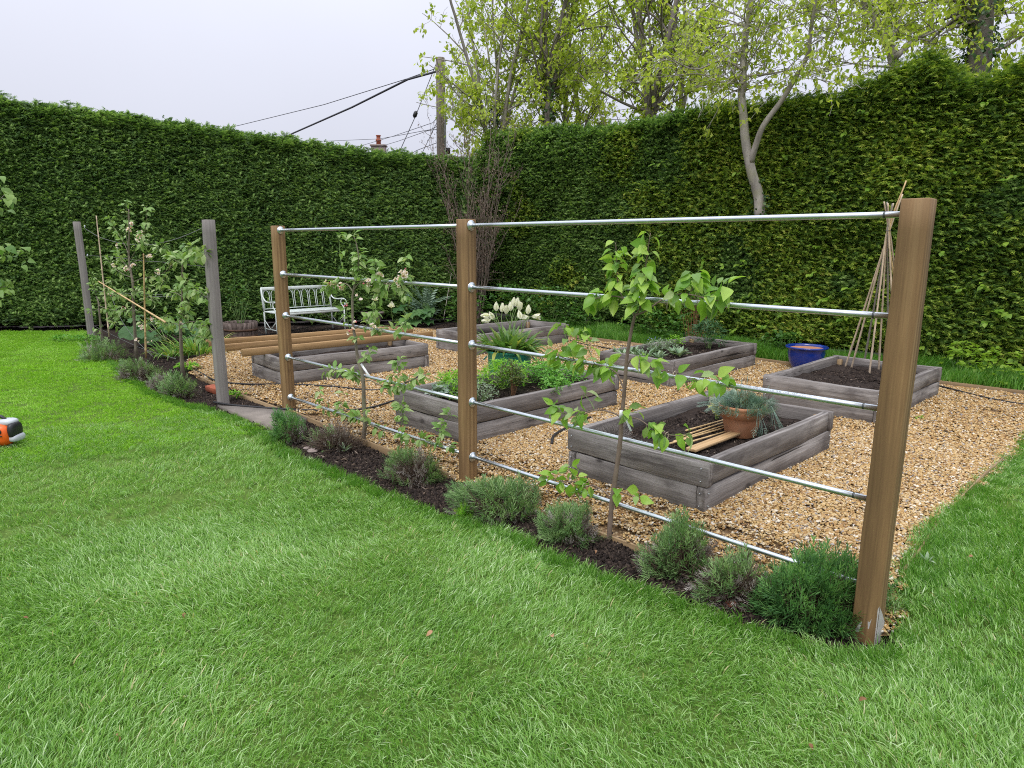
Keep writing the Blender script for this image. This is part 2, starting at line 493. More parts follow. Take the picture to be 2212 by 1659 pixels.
M['black_plastic'] = plain_mat('black_plastic', (.02, .02, .022), .4, var=.15)
M['twine'] = plain_mat('twine', (.50, .42, .30), .8, var=.15)
M['wire'] = plain_mat('dull_wire', (.17, .175, .17), .6, .4, var=.2)
M['cable'] = plain_mat('overhead_cable', (.05, .052, .058), .6, var=.2)
M['pole'] = wood_mat('pole_wood', (.09, .075, .06), (.17, .145, .115), (.26, .225, .18), grain=(1, 16, 16), rough=.9, crack=.5, knots=False)
def bark(name, a, b, sc=14, lich=None):
    t = NT(name)
    o = t.coords((1, 1, .35))
    n1 = t.noise(o, sc, 5, .65)
    c = t.ramp(n1, [(.3, a), (.7, b)])
    if lich: c = t.mix(t.ramp(t.noise(t.coords(), 3.5, 5, .6), [(.5, 0), (.62, .75)]), c, lich)
    return t.done(t.bsdf(c, .85, bump=n1, bstr=.5, bdist=.01))
M['bark_grey'] = bark('pale_grey_bark', (.19, .17, .145), (.42, .385, .335), 10, (.26, .25, .17))
M['bark_mid'] = bark('grey_brown_bark', (.10, .085, .07), (.21, .185, .155), 12)
M['bark_apple'] = bark('fruit_bark', (.105, .085, .060), (.22, .19, .14), 30, (.17, .17, .10))
M['bark_pear'] = bark('pear_bark', (.12, .082, .060), (.225, .17, .13), 30)
M['twig'] = bark('dead_twig', (.10, .075, .058), (.26, .205, .165), 20)
M['red_stem'] = bark('red_brown_stem', (.18, .085, .04), (.30, .16, .075), 20)
M['green_stem'] = plain_mat('green_stem', (.16, .25, .075), .5, var=.15)

M['grass'] = leaf_mat('lawn_blades', [(0.0, (.10, .23, .032)), (.28, (.21, .41, .070)), (.58, (.35, .55, .165)), (.80, (.50, .66, .34)), (.93, (.61, .71, .46)), (1.0, (.62, .54, .30))], .42, .36, (1.05, .42), spec=.65)
M['grass_far'] = leaf_mat('mown_blades', [(0.0, (.15, .34, .022)), (.45, (.28, .54, .042)), (.8, (.42, .66, .12)), (1.0, (.54, .70, .26))], .44, .42, (1.5, .30))
M['grass_long'] = leaf_mat('long_grass', [(0.0, (.06, .17, .018)), (.6, (.13, .32, .034)), (1.0, (.26, .42, .09))], .40, .45, (1.2, .2))
M['conifer'] = leaf_mat('conifer_sprays', [(0.0, (.028, .062, .018)), (.40, (.090, .18, .042)), (.70, (.22, .36, .085)), (1.0, (.38, .52, .16))], .36, .55, (.9, .26))
M['conifer_gold'] = leaf_mat('golden_conifer_sprays', [(0.0, (.030, .066, .016)), (.32, (.10, .19, .032)), (.62, (.27, .39, .055)), (.88, (.50, .58, .09)), (1.0, (.54, .50, .11))], .38, .55, (.75, .36))
M['tree_leaf'] = leaf_mat('spring_leaves', [(0.0, (.24, .34, .035)), (.5, (.41, .50, .065)), (1.0, (.54, .60, .13))], .54, .5, (.6, .2), tcol=1.35)
M['lime_leaf'] = leaf_mat('lime_leaves', [(0.0, (.13, .27, .025)), (1.0, (.32, .47, .06))], .45, .45)
M['ivy'] = leaf_mat('ivy', [(0.0, (.014, .04, .010)), (.7, (.045, .105, .022)), (1.0, (.10, .17, .04))], .2, .4)
M['pear_leaf'] = leaf_mat('pear_leaf', [(0.0, (.14, .31, .035)), (.55, (.26, .46, .055)), (1.0, (.40, .56, .11))], .40, .38, rand=True)
M['apple_leaf'] = leaf_mat('apple_leaf', [(0.0, (.14, .28, .06)), (.55, (.25, .41, .10)), (1.0, (.43, .53, .25))], .38, .45, rand=True)
M['apple_foliage'] = leaf_mat('young_apple_leaves', [(0.0, (.14, .26, .06)), (.6, (.25, .39, .11)), (1.0, (.43, .52, .25))], .38, .45)
M['blossom'] = leaf_mat('blossom', [(0.0, (.72, .40, .43)), (.30, (.84, .68, .68)), (1.0, (.90, .86, .84))], .35, .5)
M['pink'] = leaf_mat('pink_buds', [(0.0, (.55, .08, .13)), (1.0, (.75, .28, .33))], .3, .5)
M['tulip'] = leaf_mat('white_petals', [(0.0, (.78, .77, .66)), (1.0, (.86, .85, .79))], .3, .5)
M['tulip_leaf'] = leaf_mat('tulip_leaves', [(0.0, (.10, .24, .045)), (.6, (.21, .38, .075)), (.85, (.34, .46, .09)), (1.0, (.50, .46, .11))], .35, .42)
M['lav'] = leaf_mat('lavender_green', [(0.0, (.09, .18, .06)), (.5, (.18, .31, .105)), (1.0, (.30, .43, .18))], .3, .55)
M['lav_dark'] = leaf_mat('lavender_deep_green', [(0.0, (.045, .125, .035)), (.5, (.105, .25, .07)), (1.0, (.21, .39, .11))], .3, .5)
M['lav_grey'] = leaf_mat('lavender_grey', [(0.0, (.14, .12, .105)), (.5, (.28, .245, .22)), (1.0, (.40, .37, .33))], .15, .7)
M['lav_brown'] = leaf_mat('lavender_dead_stems', [(0.0, (.075, .048, .034)), (.5, (.15, .10, .07)), (1.0, (.24, .18, .13))], .1, .7)
M['herb'] = leaf_mat('bright_herb', [(0.0, (.10, .29, .022)), (.6, (.22, .47, .032)), (1.0, (.36, .58, .06))], .4, .45)
M['geranium'] = leaf_mat('geranium', [(0.0, (.06, .20, .03)), (.6, (.14, .36, .05)), (1.0, (.26, .47, .085))], .35, .45)
M['bronze'] = leaf_mat('bronze_green', [(0.0, (.05, .055, .022)), (.5, (.085, .125, .03)), (1.0, (.16, .18, .05))], .3, .4)
M['grey_green'] = leaf_mat('grey_green', [(0.0, (.10, .16, .085)), (.5, (.19, .265, .155)), (1.0, (.34, .40, .28))], .25, .6)
M['silver'] = leaf_mat('silver_leaf', [(0.0, (.13, .20, .14)), (.5, (.23, .31, .23)), (1.0, (.36, .43, .34))], .2, .6)
M['dianthus'] = leaf_mat('blue_green_needles', [(0.0, (.10, .185, .135)), (.6, (.20, .30, .235)), (1.0, (.36, .44, .34))], .2, .5)
M['straw'] = leaf_mat('straw', [(0.0, (.33, .21, .09)), (1.0, (.55, .42, .23))], .2, .6)
M['euph'] = leaf_mat('dark_narrow_leaf', [(0.0, (.020, .065, .025)), (.6, (.05, .13, .045)), (1.0, (.13, .22, .09))], .25, .45)
M['under'] = leaf_mat('shade_plants', [(0.0, (.025, .075, .014)), (.6, (.065, .165, .025)), (1.0, (.13, .25, .045))], .3, .45, (1.2, .2))
M['rhubarb'] = leaf_mat('big_crinkled_leaf', [(0.0, (.045, .125, .035)), (1.0, (.11, .22, .07))], .3, .5, rand=True)
M['cardoon'] = leaf_mat('silver_jagged_leaf', [(0.0, (.14, .235, .165)), (1.0, (.28, .38, .27))], .25, .55, rand=True)
M['yellow'] = leaf_mat('yellow_leaf', [(0.0, (.50, .45, .09)), (1.0, (.72, .66, .20))], .35, .5)
M['dead_leaf'] = leaf_mat('fallen_leaf', [(0.0, (.20, .09, .04)), (1.0, (.42, .24, .13))], .15, .7, rand=True)
M['blue_flower'] = leaf_mat('blue_flowers', [(0.0, (.12, .13, .42)), (1.0, (.25, .27, .6))], .3, .5)

def soil_mat():
    t = NT('dark_soil')
    p = t.n('ShaderNodeNewGeometry').outputs['Position']
    n1 = t.noise(p, 38, 6, .7); n2 = t.noise(p, 3.2, 4)
    c = t.ramp(n1, [(.30, (.010, .007, .006)), (.55, (.034, .024, .019)), (.80, (.085, .064, .050))])
    c = t.mix(t.ramp(n2, [(.4, 0), (.7, .5)]), c, (.05, .036, .028))
    return t.done(t.bsdf(c, .95, bump=n1, bstr=.9, bdist=.02, spec=.2))
M['soil'] = soil_mat()
def clod_mat():
    t = NT('soil_crumbs')
    v = t.n('ShaderNodeAttribute', attribute_name='v').outputs['Fac']
    c = t.ramp(v, [(0, (.010, .007, .006)), (.6, (.034, .024, .019)), (.86, (.07, .05, .037)), (.93, (.16, .115, .08)), (1, (.27, .23, .19))])
    return t.done(t.bsdf(c, .95, spec=.2))
M['clod'] = clod_mat()
def lawn_mat():
    t = NT('turf_base')
    p = t.n('ShaderNodeNewGeometry').outputs['Position']
    n1 = t.noise(p, 60, 4, .6)
    return t.done(t.bsdf(t.ramp(n1, [(.3, (.05, .09, .016)), (.7, (.13, .20, .042))]), .95, bump=n1, bstr=.5, spec=.1))
M['turf'] = lawn_mat()
def gravel_base_mat():
    t = NT('gravel_bed')
    p = t.n('ShaderNodeNewGeometry').outputs['Position']
    vo = t.n('ShaderNodeTexVoronoi', {'Vector': p, 'Scale': 62})
    cc = t.n('ShaderNodeSeparateColor', {0: vo.outputs['Color']}).outputs[0]
    c = t.ramp(cc, [(0, (.13, .075, .03)), (.5, (.34, .21, .09)), (1, (.45, .34, .20))])
    c = t.mix(t.ramp(vo.outputs['Distance'], [(.25, 0), (.6, .8)]), c, (.09, .05, .022))
    return t.done(t.bsdf(c, .85, bump=vo.outputs['Distance'], bstr=.6))
M['gravel_base'] = gravel_base_mat()
def pebble_mat():
    t = NT('flint_pebbles')
    v = t.n('ShaderNodeAttribute', attribute_name='v').outputs['Fac']
    p = t.n('ShaderNodeNewGeometry').outputs['Position']
    c = t.ramp(v, [(0, (.09, .05, .026)), (.08, (.22, .11, .04)), (.24, (.37, .215, .072)), (.5, (.47, .31, .115)), (.70, (.53, .39, .19)), (.88, (.57, .47, .31)), (.945, (.72, .68, .58)), (.975, (.32, .31, .30)), (1, (.14, .14, .15))])
    c = t.mix(t.ramp(t.noise(p, 95, 3), [(.4, 0), (.75, .45)]), c, (.40, .25, .10))
    return t.done(t.bsdf(c, .6, spec=.35))
M['pebble'] = pebble_mat()

# ------------------------------------------------------------------ ground
# base of everything: bare dark earth to the horizon; lawn, gravel and path lie on it
def sheet(name, mat, xs, ys, zf, mask=None, kind='structure', label=None):
    X, Y = np.meshgrid(xs, ys); Z = zf(X, Y)
    nx, ny = len(xs), len(ys)
    V = np.stack([X, Y, Z], -1).reshape(-1, 3)
    i, j = np.meshgrid(np.arange(nx - 1), np.arange(ny - 1)); a = (j * nx + i).ravel()
    F = np.stack([a, a + 1, a + 1 + nx, a + nx], -1)
    if mask is not None:
        c = V[F].mean(1); k = mask(c[:, 0], c[:, 1]); F = F[k]
        used = np.unique(F); re = np.full(len(V), -1); re[used] = np.arange(len(used)); V = V[used]; F = re[F]
    o = MB().add(V, F).build(name, mat, smooth=True)
    o['kind'] = kind
    if label: o['label'] = label
    return o

lawn_edge_px = [(200, 740), (270, 790), (350, 850), (420, 872), (480, 884), (545, 908), (590, 930), (640, 972), (700, 1002), (770, 1028), (830, 1055), (910, 1085), (985, 1112), (1060, 1125), (1120, 1148), (1210, 1194), (1310, 1230), (1420, 1270), (1500, 1296), (1620, 1345), (1700, 1366), (1790, 1388), (1880, 1410), (1945, 1400), (1968, 1350)]
LE = [tuple(on_ground(*p)[:2] - np.array([.05, .05])) for p in lawn_edge_px]
right_px = [(1944, 1290), (1953, 1240), (1985, 1190), (2030, 1132), (2075, 1080), (2120, 1032), (2165, 995), (2212, 962)]
RE = [tuple(on_ground(*p)[:2]) for p in right_px] + [(6.1, 7.35)]
LAWN = [(-13, 11.2), (-9.3, 12.5), (-8.0, 12.75)] + LE + RE + [(9.0, 4.0), (9, -3), (-13, -3)]
EDGE0, EDGE1 = (-3.86, 8.36), (1.70, 2.80)          # board along the gravel, on the fence line
GRAVEL = [EDGE0, (-2.36, 6.88), EDGE1] + RE + [(-0.25, 13.32), (-1.45, 13.05), (-2.4, 13.4), (-4.5, 10.3), (-4.45, 9.3)]
BACKGRASS = [(-0.2, 13.55), (6.0, 7.45), (9.5, 4.2), (10.2, 4.9), (1.2, 13.75), (0.3, 14.0)]

big = np.concatenate([[-600, -200, -80, -40], np.linspace(-20, 20, 41), [40, 80, 200, 600]])
sheet('ground', M['soil'], big, big, lambda x, y: np.full(x.shape, -0.32) + 0.17 * smooth(7.0, 9.0, y))
fx, fy = np.arange(-13, 9.01, 0.08), np.arange(-3, 16.0, 0.08)
bump = lambda x, y, a=.035: a * (fbm(x * 2.2, y * 2.2, 4) - .5)
sheet('soil_border', M['soil'], np.arange(-11, 8.5, .045), np.arange(1.8, 16.6, .045),
      lambda x, y: gz(x, y) - 0.035 + bump(x, y, .05) + bump(x * 5, y * 5, .022), lambda x, y: ~inside(x, y, LAWN) & ~inside(x + .02, y + .02, GRAVEL) & (x + y < 15.9) & (y < 15.4 + .2 * x))
sheet('lawn', M['turf'], fx, fy, lambda x, y: gz(x, y) - 0.012 + bump(x * .5, y * .5, .03), lambda x, y: inside(x, y, LAWN))
sheet('gravel', M['gravel_base'], np.arange(-5, 7.5, .08), np.arange(2, 14, .08), lambda x, y: gz(x, y) - .012 + bump(x * .7, y * .7, .03), lambda x, y: inside(x, y, GRAVEL))
sheet('grass_verge', M['turf'], np.arange(-.6, 10.4, .08), np.arange(4, 14.4, .08), lambda x, y: gz(x, y) + .012 + 0 * x, lambda x, y: inside(x, y, BACKGRASS))

# ---- grass
def blade_patch(n, r, hmin, hmax, w, lean, seed, wmul=1.0):
    g = np.random.default_rng(seed); mb = MB()
    a = g.random(n) * 2 * PI; q = r * np.sqrt(g.random(n))
    h = hmin + (hmax - hmin) * g.random(n) ** 1.3
    d = g.normal(0, 1, n) * .9 + 0.0
    dirx, diry = np.cos(d) * 1.0, np.sin(d)
    ln = lean * (0.35 + g.random(n) * 1.1)
    t = np.array([0, .38, .72, 1.0])
    V = np.zeros((n, 7, 3)); F = np.array([(0, 1, 3, 2), (2, 3, 5, 4)]); FT = np.array([(4, 5, 6)])
    bw = w * (0.6 + .8 * g.random(n))
    sa = g.random(n) * PI
    sx, sy = np.cos(sa), np.sin(sa)
    for k in range(4):
        hx = h * ln * t[k] ** 1.7
        cx_ = q * np.cos(a) + dirx * hx; cy_ = q * np.sin(a) + diry * hx
        cz_ = h * (t[k] - 0.28 * np.minimum(ln, 1.3) * t[k] ** 2)
        ww = bw * (1, .95, .7, 0)[k] * .5
        if k < 3:
            V[:, 2 * k] = np.stack([cx_ - sx * ww, cy_ - sy * ww, cz_], -1); V[:, 2 * k + 1] = np.stack([cx_ + sx * ww, cy_ + sy * ww, cz_], -1)
        else: V[:, 6] = np.stack([cx_, cy_, cz_], -1)
    o = (np.arange(n) * 7)[:, None, None]
    val = np.repeat(np.clip(g.normal(.40, .25, n), 0, .95) + (g.random(n) < .03) * .35, 7)
    W = V.reshape(-1, 3)
    mb.add(W, (F[None] + o).reshape(-1, 4), 0, val)
    mb.f.append((FT[None] + o).reshape(-1, 3)); mb.m.append(np.zeros(n, int))
    return mb

def jgrid(poly, step, jit=.5, cond=None):
    P = np.array(poly)[:, :2]; x0, y0 = P.min(0); x1, y1 = P.max(0)
    X, Y = np.meshgrid(np.arange(x0, x1, step), np.arange(y0, y1, step))
    X = (X + rng.uniform(-jit, jit, X.shape) * step).ravel(); Y = (Y + rng.uniform(-jit, jit, Y.shape) * step).ravel()
    k = inside(X, Y, poly)
    X, Y = X[k], Y[k]
    k = in_view(np.stack([X, Y, gz(X, Y)], -1), 330)
    X, Y = X[k], Y[k]
    if cond is not None:
        k = cond(X, Y); X, Y = X[k], Y[k]
    return X, Y
near_p = [proto(blade_patch(92, .085, .020, .052, .0038, .85, 100 + i), 'grass_patch', M['grass']) for i in range(8)]
far_p = [proto(blade_patch(100, .11, .016, .034, .0055, .7, 120 + i), 'grass_patch', M['grass_far']) for i in range(5)]
long_p = [proto(blade_patch(55, .10, .06, .15, .0055, .45, 140 + i), 'grass_patch', M['grass_long']) for i in range(5)]
def lay_grass(name, label, protos, X, Y, smin, smax, seed, dz=-.005, lean_var=1.3):
    ang = fbm(X * .55, Y * .55, 2) * 9.0 + rng.normal(0, .55, len(X)) * lean_var
    hgt = smin + (smax - smin) * np.clip(fbm(X * 1.4 + 9, Y * 1.4, 3) * 1.6 - .3, 0, 1) + rng.normal(0, .06, len(X))
    tilt = rng.normal(0, .12, (len(X), 2))
    o = gn_scatter(name, protos, np.stack([X, Y, gz(X, Y) + dz + bump(X * .5, Y * .5, .03)], -1), np.stack([tilt[:, 0], tilt[:, 1], ang], -1), np.clip(hgt, .3, 3), None, seed)
    tag(o, label)
    return o
dist = lambda x, y: np.hypot(x, y)
X, Y = jgrid(LAWN, .068, .55, lambda x, y: (dist(x, y) < 4.6))
X2, Y2 = jgrid(LAWN, .10, .55, lambda x, y: (dist(x, y) >= 4.6) & (dist(x, y) < 6.8 + 1.2 * fbm(x, y)))
lay_grass('lawn_grass', 'short bright green lawn grass with paler trodden patches in the foreground', near_p, np.concatenate([X, X2]), np.concatenate([Y, Y2]), .85, 1.15, 5)
X, Y = jgrid(LAWN, .105, .55, lambda x, y: dist(x, y) >= 6.4)
lay_grass('mown_grass', 'smooth mown lawn grass towards the left hedge', far_p, X, Y, .8, 1.05, 6)
# fringe hanging over the border and the gravel, longer where the mower cannot reach
def along(P, step):
    P = np.array(P)[:, :2]; out = []
    for a, b in zip(P[:-1], P[1:]):
        n = max(1, int(np.linalg.norm(b - a) / step)); t = rng.random(n)
        out.append(a + (b - a) * t[:, None])
    return np.concatenate(out)
E1 = along(LE, .022); E1 = E1 + rng.normal(0, .024, E1.shape) + np.array([-.03, -.03]); E2 = along(RE, .016); E2 = E2 + rng.normal(0, .045, E2.shape) + np.array([.045, -.045])
EE = np.concatenate([E1, E2]); k = in_view(np.c_[EE, gz(EE[:, 0], EE[:, 1])], 300); EE = EE[k]
lay_grass('edge_grass', 'longer grass blades along the lawn edge beside border and gravel', long_p, EE[:, 0], EE[:, 1], .32, .56, 7)
X, Y = jgrid([(1.75, 2.45), (2.0, 3.0), (3.4, 4.5), (6.2, 7.3), (8.5, 5), (7, 2), (3, 1.6)], .10, .5)
k = rng.random(len(X)) < .55
lay_grass('rough_grass', 'rougher taller grass right of the gravel', long_p, X[k], Y[k], .4, .75, 8)
X, Y = jgrid(BACKGRASS, .075, .5)
lay_grass('verge_grass', 'strip of longer grass between gravel and right hedge', long_p, X, Y, .9, 1.6, 9, dz=.0)

# ---- gravel
def pebble_patch(n, r, smin, smax, seed):
    g = np.random.default_rng(seed); mb = MB()
    k = 7; a = np.linspace(0, 2 * PI, k, endpoint=False)
    for i in range(n):
        s = smin + (smax - smin) * g.random() ** 1.5
        th, q = g.random() * 2 * PI, r * math.sqrt(g.random())
        e = .62 + .5 * g.random(k)
        h = s * (.22 + .25 * g.random())
        asp = .55 + .4 * g.random()
        ring = lambda f, z: np.stack([np.cos(a) * e * s * f, np.sin(a) * e * s * f * asp, np.full(k, z) + g.normal(0, h * .12, k)], -1)
        V = np.concatenate([ring(.8, -h * .5), ring(1, 0), ring(.62, h * .8)])
        V = np.concatenate([V, [[0, 0, h]]])
        F = [(j, (j + 1) % k, k + (j + 1) % k, k + j) for j in range(k)] + [(k + j, k + (j + 1) % k, 2 * k + (j + 1) % k, 2 * k + j) for j in range(k)] + [(2 * k + j, 2 * k + (j + 1) % k, 3 * k) for j in range(k)]
        Rm = np.array((Matrix.Rotation(g.random() * 6.28, 3, 'Z') @ Matrix.Rotation(g.normal(0, .35), 3, 'X') @ Matrix.Rotation(g.normal(0, .35), 3, 'Y')))
        V = V @ Rm.T + np.array([q * math.cos(th), q * math.sin(th), g.uniform(-.002, .010)])
        mb.add(V, F, 0, g.random())
    return mb
peb_near = [proto(pebble_patch(105, .085, .0075, .0165, 200 + i), 'pebble_patch', M['pebble']) for i in range(10)]
peb_far = [proto(pebble_patch(80, .12, .010, .019, 220 + i), 'pebble_patch', M['pebble']) for i in range(6)]
X, Y = jgrid(GRAVEL, .088, .5, lambda x, y: dist(x, y) < 6.6)
X2, Y2 = jgrid(GRAVEL, .125, .5, lambda x, y: dist(x, y) >= 6.6)
for nm, pr, A, B, lb in (('pebbles', peb_near, X, Y, 'golden flint gravel around the nearer raised beds'), ('far_pebbles', peb_far, X2, Y2, 'golden flint gravel around the farther raised beds')):
    o = gn_scatter(nm, pr, np.stack([A, B, gz(A, B) + bump(A * .7, B * .7, .03)], -1), np.stack([0 * A, 0 * A, rng.random(len(A)) * 6.28], -1), rng.uniform(.85, 1.15, len(A)), None, 11)
    tag(o, lb)

# ---- loose crumbs and chips of soil in the border
def clod_patch(n, r, smin, smax, seed, chips=.08):
    g = np.random.default_rng(seed); mb = MB()
    for i in range(n):
        s = smin + (smax - smin) * g.random() ** 2.5
        th, q = g.random() * 2 * PI, r * math.sqrt(g.random())
        V = np.array([(1, 0, 0), (-1, 0, 0), (0, 1, 0), (0, -1, 0), (0, 0, 1), (0, 0, -1)], float) * (.6 + .7 * g.random((6, 1))) * s
        chip = g.random() < chips
        if chip: V = V * np.array([2.2, .6, .35])
        F = [(0, 2, 4), (2, 1, 4), (1, 3, 4), (3, 0, 4), (2, 0, 5), (1, 2, 5), (3, 1, 5), (0, 3, 5)]
        Rm = np.array(Matrix.Rotation(g.random() * 6.28, 3, 'Z') @ Matrix.Rotation(g.normal(0, .4), 3, 'X') @ Matrix.Rotation(g.normal(0, .3), 3, 'Y'))
        mb.add(V @ Rm.T + np.array([q * math.cos(th), q * math.sin(th), s * .3]), F, 0, g.uniform(.88, 1) if chip else g.random() * .85)
    return mb
clods = [proto(clod_patch(140, .12, .003, .016, 240 + i), 'soil_patch', M['clod']) for i in range(8)]
BORDER = LE + [EDGE1, (-2.36, 6.88), EDGE0, (-5.2, 9.9), (-6.9, 11.2)]
X, Y = jgrid(BORDER, .085, .5)
tag(gn_scatter('soil_crumbs', clods, np.stack([X, Y, gz(X, Y) - .03 + bump(X, Y, .05)], -1), np.stack([0 * X, 0 * X, rng.random(len(X)) * 6.28], -1), rng.uniform(.7, 1.3, len(X)), None, 12), 'loose dark soil crumbs in the border below the trellis')
X, Y = jgrid([(-5.3, 10.6), (-2.4, 13.5), (-.3, 13.4), (2, 11.5), (.6, 14.4), (-6.5, 13.2)], .16, .5, lambda x, y: ~inside(x, y, GRAVEL) & ~inside(x, y, BACKGRASS))
tag(gn_scatter('leaf_litter', clods, np.stack([X, Y, gz(X, Y) - .03 + bump(X, Y, .05)], -1), np.stack([0 * X, 0 * X, rng.random(len(X)) * 6.28], -1), rng.uniform(1.2, 2.0, len(X)), None, 13), 'dark litter on the soil below the hedge by the bench')

# ------------------------------------------------------------------ hedges
def spray_tpl(seed, L=.105):
    g = np.random.default_rng(seed)
    V, F, T = [], [], []
    def dia(p, d, n, l, w, tv):
        d = unit(d); s = unit(np.cross(n, d)); b = len(V)
        V.extend([p, p + d * l * .45 - s * w / 2, p + d * l, p + d * l * .45 + s * w / 2]); F.append((b, b + 1, b + 2, b + 3)); T.extend([tv * .7, tv, 1.0 * tv + .12, tv])
    up = np.array([0, 0, 1.0]); x = np.array([1.0, 0, 0])
    k = 7
    for i in range(k):
        t = (i + .4) / k
        p = x * L * t + np.array([0, 0, -.02 * t * t])
        l = L * (.46 - .30 * abs(t - .3)) * g.uniform(.8, 1.2)
        for s in (-1, 1):
            d = np.array([math.cos(.52), s * math.sin(.52), g.normal(-.1, .2)])
            dia(p, d, up + g.normal(0, .4, 3), l, l * .22, t)
    dia(np.zeros(3), x, up, L * .6, .008, .2); dia(x * L * .55, x + np.array([0, 0, -.15]), up, L * .5, .014, 1.0)
    return np.array(V), np.array(F), np.clip(np.array(T), 0, 1)
def hedge_patch(n, r, seed, L=.105, ragged=0.0):
    g = np.random.default_rng(seed); mb = MB()
    tp = [spray_tpl(seed * 7 + i, L) for i in range(3)]
    for q in range(3):
        m = n // 3
        a = g.random(m) * 2 * PI; rr = r * np.sqrt(g.random(m))
        pos = np.stack([rr * np.cos(a), rr * np.sin(a), g.uniform(-.15, .03, m) + ragged * g.random(m) ** 3], -1)
        d = np.stack([g.normal(.75, .65, m), g.normal(.04, .26, m), g.uniform(.05, .65, m)], -1)      # local x along hedge, y up, z outward
        Rm = frames(d, np.stack([g.normal(0, .35, m), np.ones(m), g.normal(.8, .5, m)], -1))
        spread(mb, tp[q][:2], Rm, pos, g.uniform(.7, 1.25, m), 0, np.clip(g.normal(.46, .33, m), 0, 1), tp[q][2])
    return mb
def hedge(name, label, A, B, topf, mat, seed, thick=1.1, step=.135, botz=0.12, wob=.10, n=84, ragged=0.0, nseed=0, mat2=None):
    A, B = np.array(A, float), np.array(B, float)
    L = np.linalg.norm(B - A); u = (B - A) / L
    nrm = np.array([-u[1], u[0]])
    if nrm @ (-A) < 0: nrm = -nrm                            # towards the garden
    t = thing(name, label, 'hedge', (A[0], A[1], 0))
    pr = [proto(hedge_patch(n, .15, seed * 10 + i, ragged=ragged), 'spray_patch', mat) for i in range(7)]
    pos, eul = [], []
    off = lambda s, z: wob * 2 * (fbm(s * .9 + nseed, z * .9, 3) - .5) + .05 * (fbm(s * 4, z * 4 + nseed, 2) - .5)
    def put(s, z, nx, ny, nz, o):
        p = A + u * s + nrm * o
        N = Vector((nx, ny, nz)).normalized()
        X = Vector((u[0], u[1], 0)) * (1 if True else 1)
        Yv = N.cross(X).normalized()
        if Yv.z < 0: X = -X; Yv = N.cross(X).normalized()
        X = Yv.cross(N)
        e = Matrix((X, Yv, N)).transposed().to_euler()
        pos.append((p[0] - A[0], p[1] - A[1], z)); eul.append(tuple(e))
    g = np.random.default_rng(seed)
    for s in np.arange(0, L, step):
        s = s + g.uniform(-.5, .5) * step
        top = float(topf(s))
        s0 = s
        for z in np.arange(botz + .25 * fbm(s * 1.3, 3.3, 2), top, step):
            s = s0 + g.uniform(-.6, .6) * step
            zz = z + g.uniform(-.5, .5) * step
            low = max(0, .35 - zz) * .5
            put(s, zz, nrm[0], nrm[1], .15, float(off(s, zz)) - low - .9 * max(0, zz - top + .16) ** 1.3)
        for q in np.arange(.03, thick, step * 1.25):
            qq = -q + g.uniform(-.5, .5) * step; s = s0 + g.uniform(-.6, .6) * step
            put(s, float(topf(s)) + g.normal(0, .03) - .10 * (q < 0), nrm[0] * (.9 if q < .2 else .1), nrm[1] * (.9 if q < .2 else .1), 1, qq)
    for z in np.arange(botz, float(topf(0)), step * 1.2):        # both ends
        for q in np.arange(0, thick, step * 1.2):
            for s, sg in ((0, -1), (L, 1)):
                if z < float(topf(s)): put(s, z, u[0] * sg, u[1] * sg, .1, -q)
    pos = np.array(pos)
    keep = in_view(pos + np.array([A[0], A[1], 0]), 420)
    pos, eul = pos[keep], np.array(eul)[keep]
    if mat2 is None: gn_scatter('foliage', pr, pos, eul, g.uniform(.85, 1.2, len(pos)), t, seed)
    else:                                                       # two sorts of hedging plant: deep green ones at the corner end, golden ones further along
        pr2 = [proto(hedge_patch(n, .15, seed * 10 + 50 + i, ragged=ragged * .5), 'spray_patch', mat2) for i in range(5)]
        s_ = pos[:, :2] @ u; gold = smooth(3.5, 8.5, s_) + 1.1 * (fbm(s_ * .8 + 5, pos[:, 2] * .9, 3) - .5) * 2 > .5
        gn_scatter('foliage', pr, pos[gold], eul[gold], g.uniform(.85, 1.2, gold.sum()), t, seed)
        gn_scatter('foliage', pr2, pos[~gold], eul[~gold], g.uniform(.85, 1.2, (~gold).sum()), t, seed + 1)
    # closed core behind the sprays, near-black brown standing in for inner shade
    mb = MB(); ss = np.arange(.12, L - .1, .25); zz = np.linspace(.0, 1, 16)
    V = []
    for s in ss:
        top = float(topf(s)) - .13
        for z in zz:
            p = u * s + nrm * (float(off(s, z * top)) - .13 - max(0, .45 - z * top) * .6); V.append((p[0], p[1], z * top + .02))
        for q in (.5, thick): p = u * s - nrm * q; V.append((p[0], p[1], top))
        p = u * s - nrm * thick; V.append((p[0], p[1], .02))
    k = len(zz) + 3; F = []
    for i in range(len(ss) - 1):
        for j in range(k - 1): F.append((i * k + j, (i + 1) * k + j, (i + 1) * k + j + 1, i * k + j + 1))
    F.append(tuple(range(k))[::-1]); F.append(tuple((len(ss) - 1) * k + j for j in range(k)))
    mb.add(np.array(V), F); mb.build('branches', M['hedge_core_shade'], t)  # solid sheet in place of branches, inner shade put into its colour
    return t, off, u, nrm, A
M['hedge_core_shade'] = plain_mat('hedge_inner_shade', (.022, .019, .012), .95, var=.5, scale=25, bstr=.8, spec=.05)  # twig brown painted very dark to imitate the shade within the hedge
lt = lambda s: np.interp(s, [0, 2.36, 3.3, 4.44, 5.62, 6.69, 7.88, 9.03, 10.24, 13], [4.2, 4.06, 3.97, 3.88, 3.74, 3.63, 3.49, 3.37, 3.30, 3.3]) - .04 + .05 * (fbm(s * .7, 1.7, 2) - .5) + .06 * (fbm(s * 3.1, 4.2, 2) - .5)
